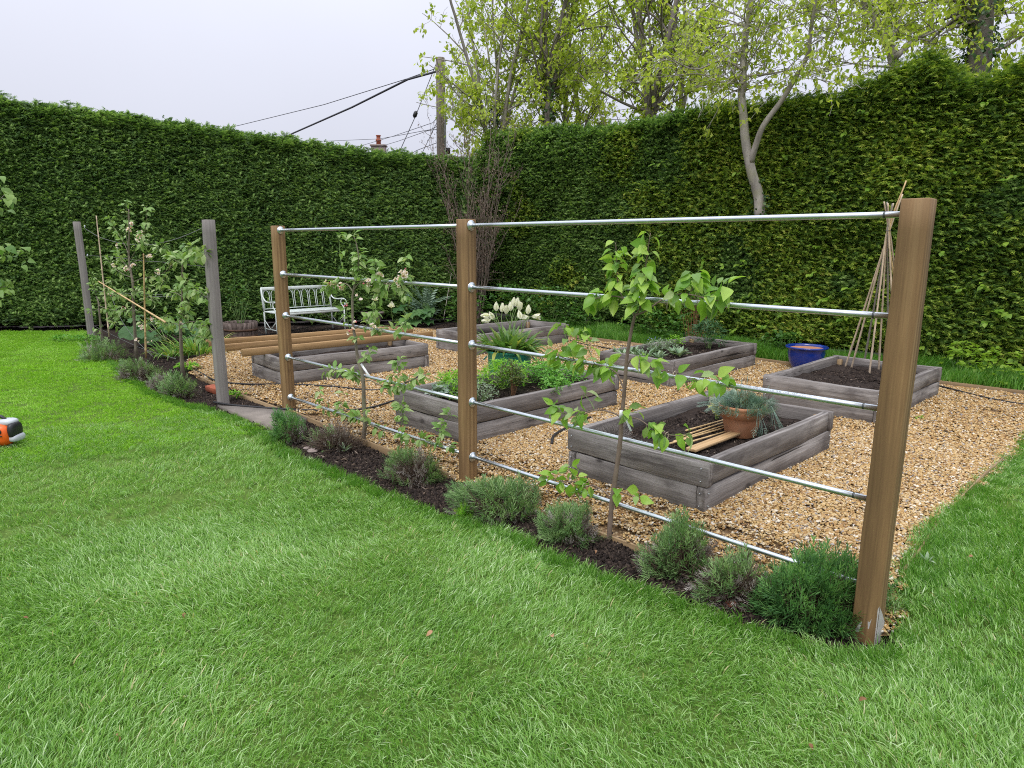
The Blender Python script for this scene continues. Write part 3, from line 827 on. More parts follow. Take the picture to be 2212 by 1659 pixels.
left_hedge, *_lh = hedge('conifer_hedge', 'tall dark green clipped conifer hedge along the left side behind bench', (-11.4, 12.35), (-.95, 14.615), lt, M['conifer'], 31, wob=.07)
rt = lambda s: np.interp(s, [0, .55, 1.1, 1.4, 3.2, 4.6, 5.84, 7.08, 8.16, 8.8, 9.45, 9.78, 10.1, 10.36, 10.72, 11.1, 15], [3.3, 3.35, 3.5, 3.98, 3.86, 3.72, 3.75, 3.80, 3.70, 3.73, 3.84, 4.0, 3.9, 3.66, 3.64, 3.82, 3.8]) - .05 + .16 * (fbm(s * 1.6, 7.7, 3) - .5)
right_hedge, roff, ru, rn, rA = hedge('yew_hedge', 'tall shaggy hedge with golden tips along the right side behind raised beds', (-1.6, 16.8), (9.3, 5.9), rt, M['conifer_gold'], 47, wob=.16, ragged=.16, nseed=20, mat2=M['conifer'])

# bright broad leaves growing through the right hedge: too many and too small to be told apart one by one
mb = MB(); lf = leaf_geo(.085, .06, .2, .5, 3)
P, D, Sx = [], [], []
g = np.random.default_rng(5)
for i in range(330):
    s = g.uniform(2, 14.6); w = smooth(5, 10.5, s)
    if g.random() > .15 + .85 * w: continue
    z = g.uniform(.4, float(rt(s)) - .1) if g.random() < .75 else g.uniform(.2, .9)
    base = np.r_[rA + ru * s + rn * (float(roff(s, z)) + .03), z]
    dr = unit(np.r_[rn * g.uniform(.3, .8) + ru * g.normal(0, .7), g.normal(-.1, .25)])
    m = g.integers(4, 9)
    for k in range(m):
        P.append(base + dr * .045 * k + np.r_[0, 0, g.normal(0, .012)]); D.append(unit(dr + np.r_[rn, 0] * .5 + g.normal(0, .55, 3) + [0, 0, -.35])); Sx.append(g.uniform(.6, 1.1))
P, D = np.array(P), np.array(D)
spread(mb, lf, frames(D, np.r_[rn * .7, .8]), P - np.r_[rA, 0], np.array(Sx), 0)
stuffed(mb.build('lime_leaves', M['lime_leaf'], right_hedge))

# ------------------------------------------------------------------ trees behind the hedge
def grow(base, stems, z0, top, seed, r0, lean=(0, 0), spreadf=.32, leaf_n=1500, leaf_s=.085, side=10, zmin=2.9, twig_r=.006, low=0.0, droop=.0):
    """trunk forking into upright stems, side branches and twigs; returns tube mesh builder and leaf anchors"""
    g = np.random.default_rng(seed); mb = MB(); anch = []
    base = np.array(base, float); lean = np.array([lean[0], lean[1], 0.0])
    fork = base + np.array([0, 0, z0]) + lean * z0
    mid = base + np.array([0, 0, z0 * .5]) + lean * z0 * .5 + g.normal(0, .04, 3) * [1, 1, 0]
    mb.add(*tube_geo(poly_smooth([base, mid, fork], 4), np.linspace(r0, r0 * .8, 9), 9), 0)
    def branch(p, d, l, r, depth):
        k = max(4, int(l / .25)); pts = [p]; q = p.copy(); dd = d.copy()
        for i in range(k):
            dd = unit(dd + g.normal(0, .07 + .05 * depth, 3) + np.array([0, 0, .05 if depth < 2 else .015 - droop]))
            q = q + dd * l / k; pts.append(q.copy())
        pts = np.array(pts)
        mb.add(*tube_geo(pts, np.linspace(r, max(r * .35, .003), len(pts)), 6 if depth < 1 else (5 if depth < 2 else 3), caps=False), 0)
        if depth >= 1: anch.extend([(pts[i], unit(pts[i] - pts[i - 1])) for i in range(max(1, len(pts) // 4), len(pts))])
        if depth < 3:
            m = {0: side, 1: 5, 2: 3}[depth]
            for i in range(m):
                t = g.uniform(low if depth == 0 else .15, 1.0); ii = int(t * (len(pts) - 1)); bp = pts[ii]
                if bp[2] > top: continue
                a = g.random() * 6.28; dl = unit(pts[min(ii + 1, len(pts) - 1)] - pts[max(ii - 1, 0)])
                side_v = unit(np.cross(dl, [math.cos(a), math.sin(a), .3]))
                branch(bp, unit(dl * g.uniform(.35, .8) + side_v * g.uniform(.6, 1.0)), l * g.uniform(.25, .48) * (1.15 - .5 * t), max(r * (1 - .6 * t) * .5, .004), depth + 1)
    for i in range(int(side * 1.6)):
        zz = g.uniform(2.7, max(z0 + 1.0, 4.4)); a = g.random() * 6.28
        branch(base + lean * zz + np.array([0, 0, zz]), unit(np.array([math.cos(a), math.sin(a), g.uniform(.1, .8)])), g.uniform(1.0, 2.3), r0 * .16, 1)
    for i in range(stems):
        a = 2 * PI * i / stems + g.uniform(-.5, .5)
        d = unit(np.array([math.cos(a) * spreadf * g.uniform(.5, 1.3), math.sin(a) * spreadf * g.uniform(.5, 1.3), 1.0]) + lean * 1.2)
        branch(fork, d, (top - z0) * g.uniform(.85, 1.08), r0 * g.uniform(.42, .62), 0)
    return mb, anch
def crown(anch, n, size, seed, mats, name='crown', parent=None, off=np.zeros(3), zcut=(1.5, 9.5), hang=.5, lw=.78):
    g = np.random.default_rng(seed)
    A = np.array([a[0] for a in anch]); Dr = np.array([a[1] for a in anch])
    k = (A[:, 2] > zcut[0]) & (A[:, 2] < zcut[1]) & in_view(A, 420); A, Dr = A[k], Dr[k]
    if len(A) == 0: return
    i = g.integers(0, len(A), n // 3)
    P, D = [], []
    for j in range(3):
        P.append(A[i] + g.normal(0, .055, (len(i), 3))); D.append(Dr[i] * .5 + g.normal(0, .7, (len(i), 3)) + np.array([0, 0, -hang]))
    P, D = np.concatenate(P), np.concatenate(D)
    kk = in_view(P, 500); P, D = P[kk], D[kk]
    mb = MB()
    spread(mb, leaf_geo(size, size * lw, .3, .5, 2, shape=[.1, .9, .75, .05]), frames(D, np.array([0, 0, 1.0]) + g.normal(0, .5, D.shape)), P - off, g.uniform(.6, 1.25, len(P)), 0)
    return stuffed(mb.build(name, mats, parent))
def ivy_on(pts, r, n, seed, parent, off, size=.07):
    g = np.random.default_rng(seed); pts = np.array(pts, float)
    i = g.uniform(0, len(pts) - 1.001, n); a = i.astype(int); f = (i - a)[:, None]
    P = pts[a] * (1 - f) + pts[a + 1] * f; th = g.random(n) * 6.28
    N_ = np.stack([np.cos(th), np.sin(th), np.zeros(n)], -1)
    P = P + N_ * (r * g.uniform(.9, 1.5, n))[:, None]
    mb = MB(); spread(mb, leaf_geo(size, size * .9, .2, .4, 2), frames(N_ * .5 + g.normal(0, .5, (n, 3)) + [0, 0, -.7], N_ + [0, 0, .4]), P - off, g.uniform(.6, 1.2, n), 0)
    return stuffed(mb.build('ivy', M['ivy'], parent))

def tree(px, Y, label, seed, stems, z0, top, r0, leaves, bark_m='bark_mid', lean=(0, 0), ivy=None, **kw):
    p = at_y(px, 260, Y); base = np.array([p[0], p[1], 0.0])
    t = thing('deciduous_tree', label, 'tree', base, 0, 'pale leaved trees growing beyond the right hedge')
    mb, an = grow((0, 0, 0), stems, z0, top, seed, r0, lean, **kw)
    mb.build('trunk', M[bark_m], t, smooth=True)
    an = [(a + base, d) for a, d in an]
    crown(an, leaves, .105, seed + 1, M['tree_leaf'], parent=t, off=base)
    if ivy: ivy_on([base + [0, 0, 2], base + np.array([lean[0] * ivy, lean[1] * ivy, ivy])], r0 * 1.15, 420, seed, t, base, .10)
    return t
tree(1072, 17.5, 'leftmost multi stemmed tree with ivy at its foot beyond the hedge corner', 61, 8, 3.5, 9.4, .09, 9500, 'bark_grey', (-.01, 0), 4.9, spreadf=.40, side=9)
tree(1180, 17.0, 'second tree from left beyond the hedge with dark ivy on its trunk', 62, 4, 4.9, 9.4, .11, 5200, 'bark_mid', (.01, 0), 5.7, spreadf=.24)
tree(1216, 18.5, 'slim pale tree just right of the ivy clad trunk', 63, 3, 4.6, 9.5, .085, 4200, 'bark_grey', (.01, 0), None, spreadf=.22)
tree(1258, 20.0, 'thin dark stemmed tree standing farthest back beyond the hedge', 64, 3, 4.4, 9.6, .07, 4600, 'bark_mid', (.0, 0), None, spreadf=.28)
tree(1404, 15.5, 'thick trunk forking low above the hedge, left of the pale forked tree', 65, 4, 4.2, 8.9, .14, 6400, 'bark_mid', (.0, 0), None, spreadf=.30, side=11)
tree(1466, 16.5, 'leaning tree with bare rising stems beside the thick forked trunk', 66, 3, 4.5, 9.0, .10, 4600, 'bark_grey', (.01, 0), None, spreadf=.26)

# pale forked tree growing up through the front of the right hedge
def traced_tree(name, label, cat, polys, Y, mat, seed, leaves, twigs=4, group=None, leafsize=.085, twl=(.5, 1.2), leaf_m='tree_leaf'):
    g = np.random.default_rng(seed)
    b = at_y(*polys[0][0][0], Y); base = np.array([b[0], b[1], 0.0])
    t = thing(name, label, cat, base, 0, group)
    mb, anch = MB(), []
    for pts, r0, r1, dy in polys:
        P = np.array([at_y(px, py, Y + dy * k / max(1, len(pts) - 1)) for k, (px, py) in enumerate(pts)])
        P = poly_smooth(P, 5)
        mb.add(*tube_geo(P - base, np.linspace(r0, r1, len(P)), 9), 0)
        for k in range(int(twigs * len(P) / 5)):
            i = g.integers(len(P) // (2 if r0 > .04 else 4), len(P)); p = P[i]; d = unit(np.array([g.normal(0, 1), g.normal(.2, .8), g.normal(.35, .45)]))
            l = g.uniform(*twl); q = [p]; pts2 = [p]
            for s in range(5): d = unit(d + g.normal(0, .22, 3)); p = p + d * l / 5; pts2.append(p); anch.append((p, d))
            mb.add(*tube_geo(np.array(pts2) - base, np.linspace(max(.006, r1 * .35), .003, 6), 4, False), 0)
            for m in range(4):
                jj = g.integers(1, 6); d2 = unit(d + g.normal(0, .7, 3)); p2 = pts2[jj]; tw = [p2]
                for s in range(3): d2 = unit(d2 + g.normal(0, .25, 3)); p2 = p2 + d2 * l * .13; tw.append(p2); anch.append((p2, d2))
                mb.add(*tube_geo(np.array(tw) - base, np.linspace(.005, .002, 4), 3, False), 0)
    mb.build('trunk', M[mat], t, smooth=True)
    crown(anch, leaves, leafsize, seed + 3, M[leaf_m], parent=t, off=base)
    return t, base
ft, fb = traced_tree('deciduous_tree', 'pale barked tree forking in two in front of the right hedge', 'tree', [
    ([(1642, 470), (1638, 420), (1626, 380), (1618, 345), (1610, 300), (1606, 250), (1602, 200), (1606, 150), (1610, 80), (1620, 20), (1632, -60), (1640, -140)], .085, .035, .1),
    ([(1622, 350), (1634, 310), (1650, 270), (1690, 215), (1720, 165), (1744, 120), (1752, 60), (1762, 0), (1775, -60)], .05, .018, -.9),
    ([(1606, 165), (1660, 160), (1720, 150), (1790, 155)], .02, .006, -.4), ([(1604, 150), (1560, 130), (1500, 150), (1440, 120)], .02, .006, .2),
    ([(1606, 180), (1560, 178), (1510, 160), (1450, 165)], .018, .005, .3), ([(1745, 110), (1762, 30), (1795, 10), (1812, 45), (1803, 90)], .014, .005, 0)], 10.98, 'bark_grey', 71, 3600, 5, 'pale leaved trees growing beyond the right hedge', twl=(.5, 1.3))
lt2, _ = traced_tree('deciduous_tree', 'grey tree leaning left above the right hedge, between forked tree and ivy trunk', 'tree', [
    ([(1960, 320), (1944, 230), (1934, 160), (1925, 110), (1905, 70), (1885, 30), (1868, 5), (1850, -60)], .10, .05, .4), ([(1934, 125), (1970, 90), (2005, 65), (2012, 20), (2030, -50)], .05, .02, .3),
    ([(1920, 100), (1945, 40), (1950, -40)], .03, .015, .3), ([(1990, 80), (2060, 50), (2130, 20)], .02, .008, .2), ([(1930, 145), (1860, 140), (1800, 130)], .02, .006, -.2)], 11.8, 'bark_grey', 72, 3600, 5, 'pale leaved trees growing beyond the right hedge')
it, ib = traced_tree('deciduous_tree', 'broad ivy clad trunk at the far right above the hedge', 'tree', [
    ([(2112, 260), (2114, 170), (2118, 90), (2122, 20), (2126, -90), (2130, -220)], .16, .13, .3), ([(2120, 120), (2180, 95), (2260, 40)], .03, .01, .2), ([(2122, 40), (2060, 60), (2010, 90)], .02, .006, 0), ([(2122, 160), (2190, 190), (2250, 170)], .02, .006, -.2)], 9.9, 'bark_mid', 73, 2600, 5, 'pale leaved trees growing beyond the right hedge')
ivy_on([at_y(2116, 130, 9.95), at_y(2122, 20, 10.0), at_y(2127, -120, 10.1)], .17, 700, 9, it, ib, .06)
ivy_on([at_y(2113, 200, 9.9), at_y(2116, 130, 9.95)], .15, 90, 10, it, ib, .06)
ivy_on([at_y(1640, 470, 11.1), at_y(1633, 380, 11.05)], .10, 160, 11, ft, fb, .06)
ivy_on([at_y(1640, 470, 11.0), at_y(1655, 420, 11.0)], .12, 60, 12, ft, fb, .06)

# dried-up shrub in the corner between the two hedges
g = np.random.default_rng(81)
db = np.array([-.80, 14.30, 0.0])
dt = thing('dead_shrub', 'tall dried brown shrub of bare twigs where the two hedges meet', 'shrub', db)
mb, lfm = MB(), MB(); anch = []
for i in range(48):
    a = g.random() * 6.28; q = g.uniform(0, .20)
    p = np.array([q * math.cos(a), q * math.sin(a) * .6, 0]); sp = g.uniform(.0, .05)
    d = unit(np.array([math.cos(a) * sp, math.sin(a) * sp * .6, 1])); l = g.uniform(2.0, 4.6); pts = [p]; k = 14
    for j in range(k): d = unit(d + g.normal(0, .10, 3) + [0, 0, .04]); p = p + d * l / k; pts.append(p)
    mb.add(*tube_geo(pts, np.linspace(.012, .003, k + 1), 4, False), 0)
    for m in range(11):
        j = g.integers(4, k + 1); d2 = unit(d + g.normal(0, .5, 3)); p2 = pts[j]; tw = [p2]
        for s in range(4): d2 = unit(d2 + g.normal(0, .3, 3) + [0, 0, .08]); p2 = p2 + d2 * .10; tw.append(p2); anch.append((p2, d2))
        mb.add(*tube_geo(tw, np.linspace(.005, .002, 5), 3, False), 0)
mb.build('stem', M['twig'], dt)
A = np.array([x[0] for x in anch]); i = g.integers(0, len(A), 5200); P = A[i] + g.normal(0, .03, (5200, 3)); k = P[:, 2] > .3
spread(lfm, leaf_geo(.045, .016, .5, .9, 2), frames(g.normal(0, .6, (k.sum(), 3)) + [0, 0, -.5], [0, 0, 1]), P[k], g.uniform(.6, 1.3, k.sum()), 0)
stuffed(lfm.build('dry_leaves', M['lav_brown'], dt))

# ------------------------------------------------------------------ beyond the hedges: pole, cables, chimney
pb = at_y(955, 340, 19.0)
pt = thing('telegraph_pole', 'wooden telegraph pole rising behind the hedge corner', 'pole', (pb[0], 19.0, 0))
MB().add(*tube_geo([(0, 0, 0), (0, 0, 2), (-.01, 0, 4.2), (-.01, 0, 6.35)], [.15, .14, .13, .115], 14)).build('shaft', M['pole'], pt, smooth=True)
MB().add(*beam_geo(.10, .06, .16, .01, 2)).build('junction_box', M['black_plastic'], pt, loc=(.17, -.02, 4.05))
MB().add(*beam_geo(.24, .05, .06, .008, 2)).build('bracket', M['thread'], pt, loc=(.07, -.12, 5.75))
MB().add(*tube_geo([(.10, -.10, .6), (.10, -.10, 5.4)], [.02, .02], 6)).build('conduit', M['wire'], pt)
def cable(label, P, r, sag=0.0):
    P = [np.array(p, float) for p in P]
    if len(P) == 2:
        a, b = P; P = [a + (b - a) * t + np.array([0, 0, -sag * 4 * t * (1 - t)]) for t in np.linspace(0, 1, 13)]
    o = MB().add(*tube_geo(np.array(P), r, 5)).build('overhead_cable', M['cable'])
    return tag(o, label, 'cable', 'cables strung from the telegraph pole')
ptop = np.array([pb[0], 19.0, 6.0])
cable('thick twisted cable dropping left from the pole into the left hedge top', [at_y(560, 322, 29), at_y(635, 287, 27), at_y(760, 232, 23), at_y(880, 172, 20), ptop + [-.1, 0, .02], ], .030)
cable('thin upper wire running left above the thick twisted cable', [at_y(440, 287, 29), at_y(520, 270, 27), at_y(700, 226, 23), at_y(880, 170, 20), ptop + [-.1, 0, .1]], .011)
cable('steel stay wire slanting down left from the pole with insulator', [at_y(905, 235, 19.0) + np.array([.45, .3, 1.2]), at_y(898, 250, 19), at_y(862, 330, 18), at_y(840, 372, 17.5)], .011)
ins = at_y(897, 247, 18.97)
cable('highest of the thin wires crossing left of the pole low over the hedge', [at_y(700, 305, 34), at_y(820, 300, 28), at_y(930, 280, 20), ptop + [-.05, 0, -1.3]], .009)
cable('second thin wire below it fanning left from the pole', [at_y(770, 318, 32), at_y(850, 294, 26), at_y(935, 265, 20), ptop + [-.05, 0, -1.05]], .009)
cable('third thin wire fanning left from the pole toward the chimney', [at_y(790, 326, 34), at_y(860, 305, 27), at_y(925, 282, 20.5), ptop + [-.05, 0, -1.4]], .009)
cable('lowest wire reaching left from the pole just over the hedge', [at_y(860, 350, 28), at_y(900, 325, 23), at_y(945, 308, 19.5), ptop + [-.05, 0, -1.85]], .010)
cable('short steep wire between the insulator stay and the pole', [at_y(890, 372, 19.2), at_y(905, 345, 19.2), at_y(945, 262, 19.0), ptop + [-.05, 0, -1.0]], .008)
cable('wire running right from the pole across the tree trunks', [ptop + [.1, 0, -.35], at_y(1090, 200, 20), at_y(1250, 255, 23), at_y(1420, 262, 28)], .011)
io = MB().add(*tube_geo([(0, 0, -.09), (0, 0, -.05), (0, 0, .05), (0, 0, .09)], [.02, .055, .055, .02], 10)).build('cable_insulator', M['black_plastic'], None, True, loc=tuple(ins), rot=(0, .38, 0))
tag(io, 'dark insulator on the stay wire left of the pole', 'insulator')
cp = at_y(816, 312, 60.0)
ct = thing('cottage', 'distant chimney with red pot just showing over the left hedge', 'house', (cp[0], 60, 0))
MB().add(*beam_geo(6, 5, 5.2, .02, 2)).build('wall', M['stone'], ct, loc=(1, 2, 2.6))
MB().add(np.array([(-2.3, -.8, 5.2), (4.3, -.8, 5.2), (4.3, 4.8, 5.2), (-2.3, 4.8, 5.2), (-2.3, 2, 7.6), (4.3, 2, 7.6)]), [(0, 1, 5, 4), (2, 3, 4, 5), (0, 4, 3), (1, 2, 5), (3, 2, 1, 0)]).build('roof', M['rust'], ct)
chm = MB().add(*beam_geo(1.15, .8, 4.6, .02, 2)).build('chimney', M['stone'], ct, loc=(0, .4, float(cp[2]) - 2.36))
MB().add(*beam_geo(1.35, 1.0, .14, .02, 2)).build('capstone', M['stone'], chm, loc=(0, 0, 2.30))
MB().add(*lathe_geo([(.2, 0), (.19, .3), (.24, .32), (.24, .42), (.17, .46), (.17, .7), (.21, .72), (.21, .78), (.12, .78)], 14)).build('chimney_pot', M['brick'], chm, True, loc=(0, 0, 2.37))

# ------------------------------------------------------------------ trellis fence: three brown posts and ten steel rails
FU = unit(np.array([1.0, -1.0])); FANG = -PI / 4
P3, P4, P5 = np.array([-2.244, 6.751]) - FU * .05, np.array([-.287, 4.795]) - FU * .05, np.array([1.592, 2.866]) + FU * .05
PIPE_Z = [1.732, 1.312, .908, .491, .081]
def upright(o):                                         # beams are modelled along X: stand them up
    return (0, -PI / 2, 0)
def post(parent, x, y, top, mat, seed, ang, w=.1, bot=-.35, name='post', tilt=(0, 0)):
    L = top - bot
    me = MB().add(*beam_geo(L, w, w, .004, 18, .0025, .0007, seed)).mesh(name, mat)
    o = obj(name, me, parent)
    o.rotation_mode = 'QUATERNION'
    m = Matrix.Rotation(tilt[0], 3, 'X') @ Matrix.Rotation(tilt[1], 3, 'Y') @ Matrix.Rotation(ang, 3, 'Z') @ Matrix.Rotation(-PI / 2, 3, 'Y')
    o.rotation_quaternion = m.to_quaternion()
    o.location = (x, y, (top + bot) / 2)
    return o
ft_ = thing('trellis_fence', 'new brown timber trellis fence of three posts joined by galvanised rails', 'trellis', (P4[0], P4[1], 0))
org = np.array([P4[0], P4[1], 0])
posts = []
for i, (P, top) in enumerate(((P3, 1.775), (P4, 1.775), (P5, 1.79))):
    posts.append(post(ft_, P[0] - P4[0], P[1] - P4[1], top, M['post'], 301 + i, FANG, w=.1 if i < 2 else .104))
flange_prof = [(.0, 0), (.036, 0), (.036, .004), (.034, .006), (.019, .007), (.018, .022), (.0135, .023)]
fl_me = MB().add(*lathe_geo(flange_prof, 20)).mesh('flange', M['galv'], True)
co_me = MB().add(*tube_geo([(0, 0, 0), (0, 0, .008)], .0142, 14)).mesh('joint_ring', M['thread'], True)
sc_me = MB().add(*lathe_geo([(.0, .010), (.0030, .009), (.0042, .006), (.0042, .0)], 8)).mesh('screw', M['galv_dull'], True)
for a, b in ((P3, P4), (P4, P5)):
    for k, z in enumerate(PIPE_Z):
        A = np.array([*(a + FU * .051), z]) - org; B = np.array([*(b - FU * .049), z]) - org
        L = np.linalg.norm(B - A)
        if k == 4 and b is P5: z += .0
        me = MB().add(*tube_geo([(x, 0, 0) for x in np.linspace(0, L, 8)], .0135, 16)).mesh('rail', M['galv'], True)
        r_ = obj('rail', me, ft_, tuple(A), (0, 0, FANG))
        f_ = obj('flange', fl_me, r_, (0.0005, 0, 0), (0, PI / 2, 0))
        if b is P5: obj('joint_ring', co_me, r_, (L - .085, 0, 0), (0, PI / 2, 0))
        if b is P5 and k == 2:
            cu = bpy.data.curves.new('lettering', 'FONT'); cu.body = 'DeTA ITC DT20100 BS EN41780 CLASS A 1387.007'; cu.size = .012; cu.extrude = 0
            tmp = bpy.data.objects.new('lettering', cu); COL.objects.link(tmp)
            bpy.context.view_layer.update()
            dg = bpy.context.evaluated_depsgraph_get(); te = bpy.data.meshes.new_from_object(tmp.evaluated_get(dg))
            bpy.data.objects.remove(tmp, do_unlink=True)
            rr = .0137                                   # wrap the print round the pipe, upside down as fitted
            w = max(v.co.x for v in te.vertices)
            for v in te.vertices:
                th = (v.co.y - .004) / rr
                v.co = Vector((L - .20 - v.co.x * .62 / w, -rr * math.cos(th - .75), -rr * math.sin(th - .75)))
            te.materials.clear(); te.materials.append(M['print'])
            obj('lettering', te, r_)
# cement spilt round the foot of the near post, rough lump
g = np.random.default_rng(4)
def lump(name, c, rx, ry, rz, mat, parent, seed, amp=.25, n=14):
    g = np.random.default_rng(seed); V, F = [], []
    rows = 7
    for i in range(rows + 1):
        ph = PI / 2 * i / rows
        for j in range(n):
            th = 2 * PI * j / n; k = 1 + amp * (g.random() - .5)
            V.append((c[0] + rx * k * math.cos(ph) * math.cos(th), c[1] + ry * k * math.cos(ph) * math.sin(th), c[2] + rz * k * math.sin(ph)))
    for i in range(rows):
        for j in range(n): F.append((i * n + j, i * n + (j + 1) % n, (i + 1) * n + (j + 1) % n, (i + 1) * n + j))
    return MB().add(np.array(V), F).build(name, mat, parent, True)
V, F = [], []
for k, (x, z) in enumerate([(-.051, -.16), (-.02, -.075), (.0, -.06), (.02, -.045), (.04, .0), (.052, .04)]):
    V += [(x, -.0525, -.22), (x, -.0530 - .002 * (k % 2), z + .02 * g.random())]
F = [(2 * k, 2 * k + 2, 2 * k + 3, 2 * k + 1) for k in range(5)]
V2 = [(.0525, -.05, -.22), (.053, -.05, .04), (.0525, .0, -.22), (.053, .0, -.01), (.0525, .05, -.22), (.053, .05, -.07)]
V3 = V + V2; b0 = len(V); F3 = F + [(b0, b0 + 2, b0 + 3, b0 + 1), (b0 + 2, b0 + 4, b0 + 5, b0 + 3)]
sp = MB().add(np.array(V3), F3).build('cement_splash', M['cement'], ft_, loc=(P5[0] - P4[0], P5[1] - P4[1], 0), rot=(0, 0, FANG))

# two older grey posts with sagging wires
Q1, Q2 = np.array([-7.30, 11.75]), np.array([-3.03, 6.97])
wf = thing('wire_fence', 'two old silver grey posts with loose sagging wires left of the trellis', 'wire fence', (Q2[0], Q2[1], 0))
wa = math.atan2(Q1[1] - Q2[1], Q1[0] - Q2[0])
p2 = post(wf, 0, 0, 1.835, M['post_grey'], 311, wa, w=.1, tilt=(0, 0))
p1 = post(wf, *(Q1 - Q2), 1.955, M['post_grey'], 312, wa, w=.1, tilt=(.0, -.012))
p2['label'] = 'pale grey nearer post'; p1['label'] = 'grey farther post with two bolt heads'
bolt_me = MB().add(*lathe_geo([(0, .02), (.012, .018), (.018, .01), (.02, 0)], 10)).mesh('bolt', M['galv_dull'], True)
fr = unit(np.array([-(Q1 - Q2)[1], (Q1 - Q2)[0]])); fr = fr if fr[1] < 0 else -fr
for px, py in ((182, 489), (188, 551)):
    q = on_wall(px, py, Q1, Q2, .055)
    obj('bolt', bolt_me, wf, tuple(q - np.array([Q2[0], Q2[1], 0])), (PI / 2, 0, wa))
def wire(P, r=.0035):
    P = np.array([on_wall(px, py, Q1, Q2, .0) for px, py in P]) - np.array([Q2[0], Q2[1], 0])
    return MB().add(*tube_geo(poly_smooth(P, 5), r, 5)).build('wire', M['wire'], wf)
wire([(184, 494), (215, 512), (255, 524), (290, 529), (330, 528), (375, 518), (415, 503), (445, 489)], .004)
wire([(190, 552), (250, 556), (300, 563), (350, 566), (400, 572), (448, 576)])
wire([(196, 628), (300, 635), (452, 640)]); wire([(318, 641), (365, 641), (452, 642)], .005)
wire([(240, 640), (262, 690), (290, 730), (330, 770)], .003); wire([(300, 680), (345, 700), (370, 705), (455, 712)]); wire([(205, 705), (300, 750), (380, 775)], .003)

# ------------------------------------------------------------------ raised beds of two tiers of sleepers
oak_cache = {}
def sleeper(L, W, H, seed):
    k = (round(L, 3), round(W, 3), round(H, 3), seed)
    if k not in oak_cache: oak_cache[k] = MB().add(*beam_geo(L, W, H, .005, 14, .004, .0012, seed)).mesh('plank', M['oak'])
    return oak_cache[k]
BH, TH = .318, .058
BEDS = {}
def bed(key, label, N_, ang, w, l, flip, soil_h=.20, seed=0):
    """N_ = near corner; w runs left along the fence, l runs back; flip says which side overlaps at the corner on each tier"""
    t = thing('raised_bed', label, 'raised bed', (N_[0], N_[1], 0), 0, 'sleeper raised beds on the gravel')
    e1 = np.array([-math.cos(ang), math.sin(ang)]); e2 = np.array([math.sin(ang), math.cos(ang)])
    BEDS[key] = (np.array(N_, float), e1, e2, w, l)
    a1, a2 = math.atan2(e1[1], e1[0]), math.atan2(e2[1], e2[0])
    h = BH / 2; g = np.random.default_rng(seed)
    for tier in range(2):
        z = h * (tier + .5) - (.02 if tier == 0 else 0)
        hh = h - .007 + (.04 if tier == 0 else 0)
        f = flip[tier]
        # planks along e1 (front and back)
        for v in (0, 1):
            L = w if f else w - 2 * TH - .004
            c = e1 * w / 2 + e2 * (TH / 2 if v == 0 else l - TH / 2)
            obj('plank', sleeper(L + (.03 if f else 0), TH, hh, seed + tier * 10 + v), t, (c[0], c[1], z + g.normal(0, .001)), (0, 0, a1 + g.normal(0, .003)))
        for v in (0, 1):
            L = l - 2 * TH - .004 if f else l
            c = e2 * l / 2 + e1 * (TH / 2 if v == 0 else w - TH / 2)
            obj('plank', sleeper(L, TH, hh, seed + tier * 10 + 2 + v), t, (c[0], c[1], z + g.normal(0, .001)), (0, 0, a2 + g.normal(0, .003)))
        for v in (0, 1):                                   # screw heads near the visible corners
            for dz in (-.04, .04):
                q = e1 * (.03 + .1) + e2 * -.0005
                o = obj('screw', sc_me, t, (*(e1 * (w - .03 if v else .03) - e2 * .0045), h * (tier + .5) + dz))
                o.rotation_euler = Vector((-e2[0], -e2[1], 0)).to_track_quat('Z', 'Y').to_euler()
                o = obj('screw', sc_me, t, (*(e2 * (l - .03 if v else .03) - e1 * .0045), h * (tier + .5) + dz))
                o.rotation_euler = Vector((-e1[0], -e1[1], 0)).to_track_quat('Z', 'Y').to_euler()
    st = MB().add(*beam_geo(BH - .03, .05, .05, .004, 2)).mesh('corner_post', M['board'])
    for (u_, v_) in ((TH + .026, TH + .026), (w - TH - .026, TH + .026), (TH + .026, l - TH - .026), (w - TH - .026, l - TH - .026)):
        c = e1 * u_ + e2 * v_
        obj('corner_post', st, t, (c[0], c[1], BH / 2 - .02), (0, -PI / 2, a1))
    # soil surface, heaped a little unevenly
    nu, nv = 24, int(24 * l / w)
    V = []
    for j in range(nv + 1):
        for i in range(nu + 1):
            c = e1 * (TH * .9 + (w - 1.8 * TH) * i / nu) + e2 * (TH * .9 + (l - 1.8 * TH) * j / nv)
            V.append((c[0], c[1], soil_h + .05 * (float(fbm(c[0] * 6 + seed, c[1] * 6, 4)) - .5)))
    F = [(j * (nu + 1) + i, j * (nu + 1) + i + 1, (j + 1) * (nu + 1) + i + 1, (j + 1) * (nu + 1) + i) for j in range(nv) for i in range(nu)]
    MB().add(np.array(V), F).build('soil', M['soil'], t, True)
    n = int(60 * w * l)
    u_, v_ = TH + .08 + (w - 2 * TH - .16) * rng.random(n), TH + .08 + (l - 2 * TH - .16) * rng.random(n)
    c = e1 * u_[:, None] + e2 * v_[:, None]
    gn_scatter('soil_crumbs', clods, np.c_[c, soil_h + .05 * (fbm(c[:, 0] * 6 + seed, c[:, 1] * 6, 4) - .5) - .004], np.c_[0 * u_, 0 * u_, rng.random(n) * 6.28], rng.uniform(.6, 1.0, n), t, seed)
    return t
bed('A', 'nearest grey sleeper raised bed, holding the terracotta pot and bamboo canes', (1.1746, 3.9305), R(45.3), 1.088, 1.95, (False, True), .205, 400)
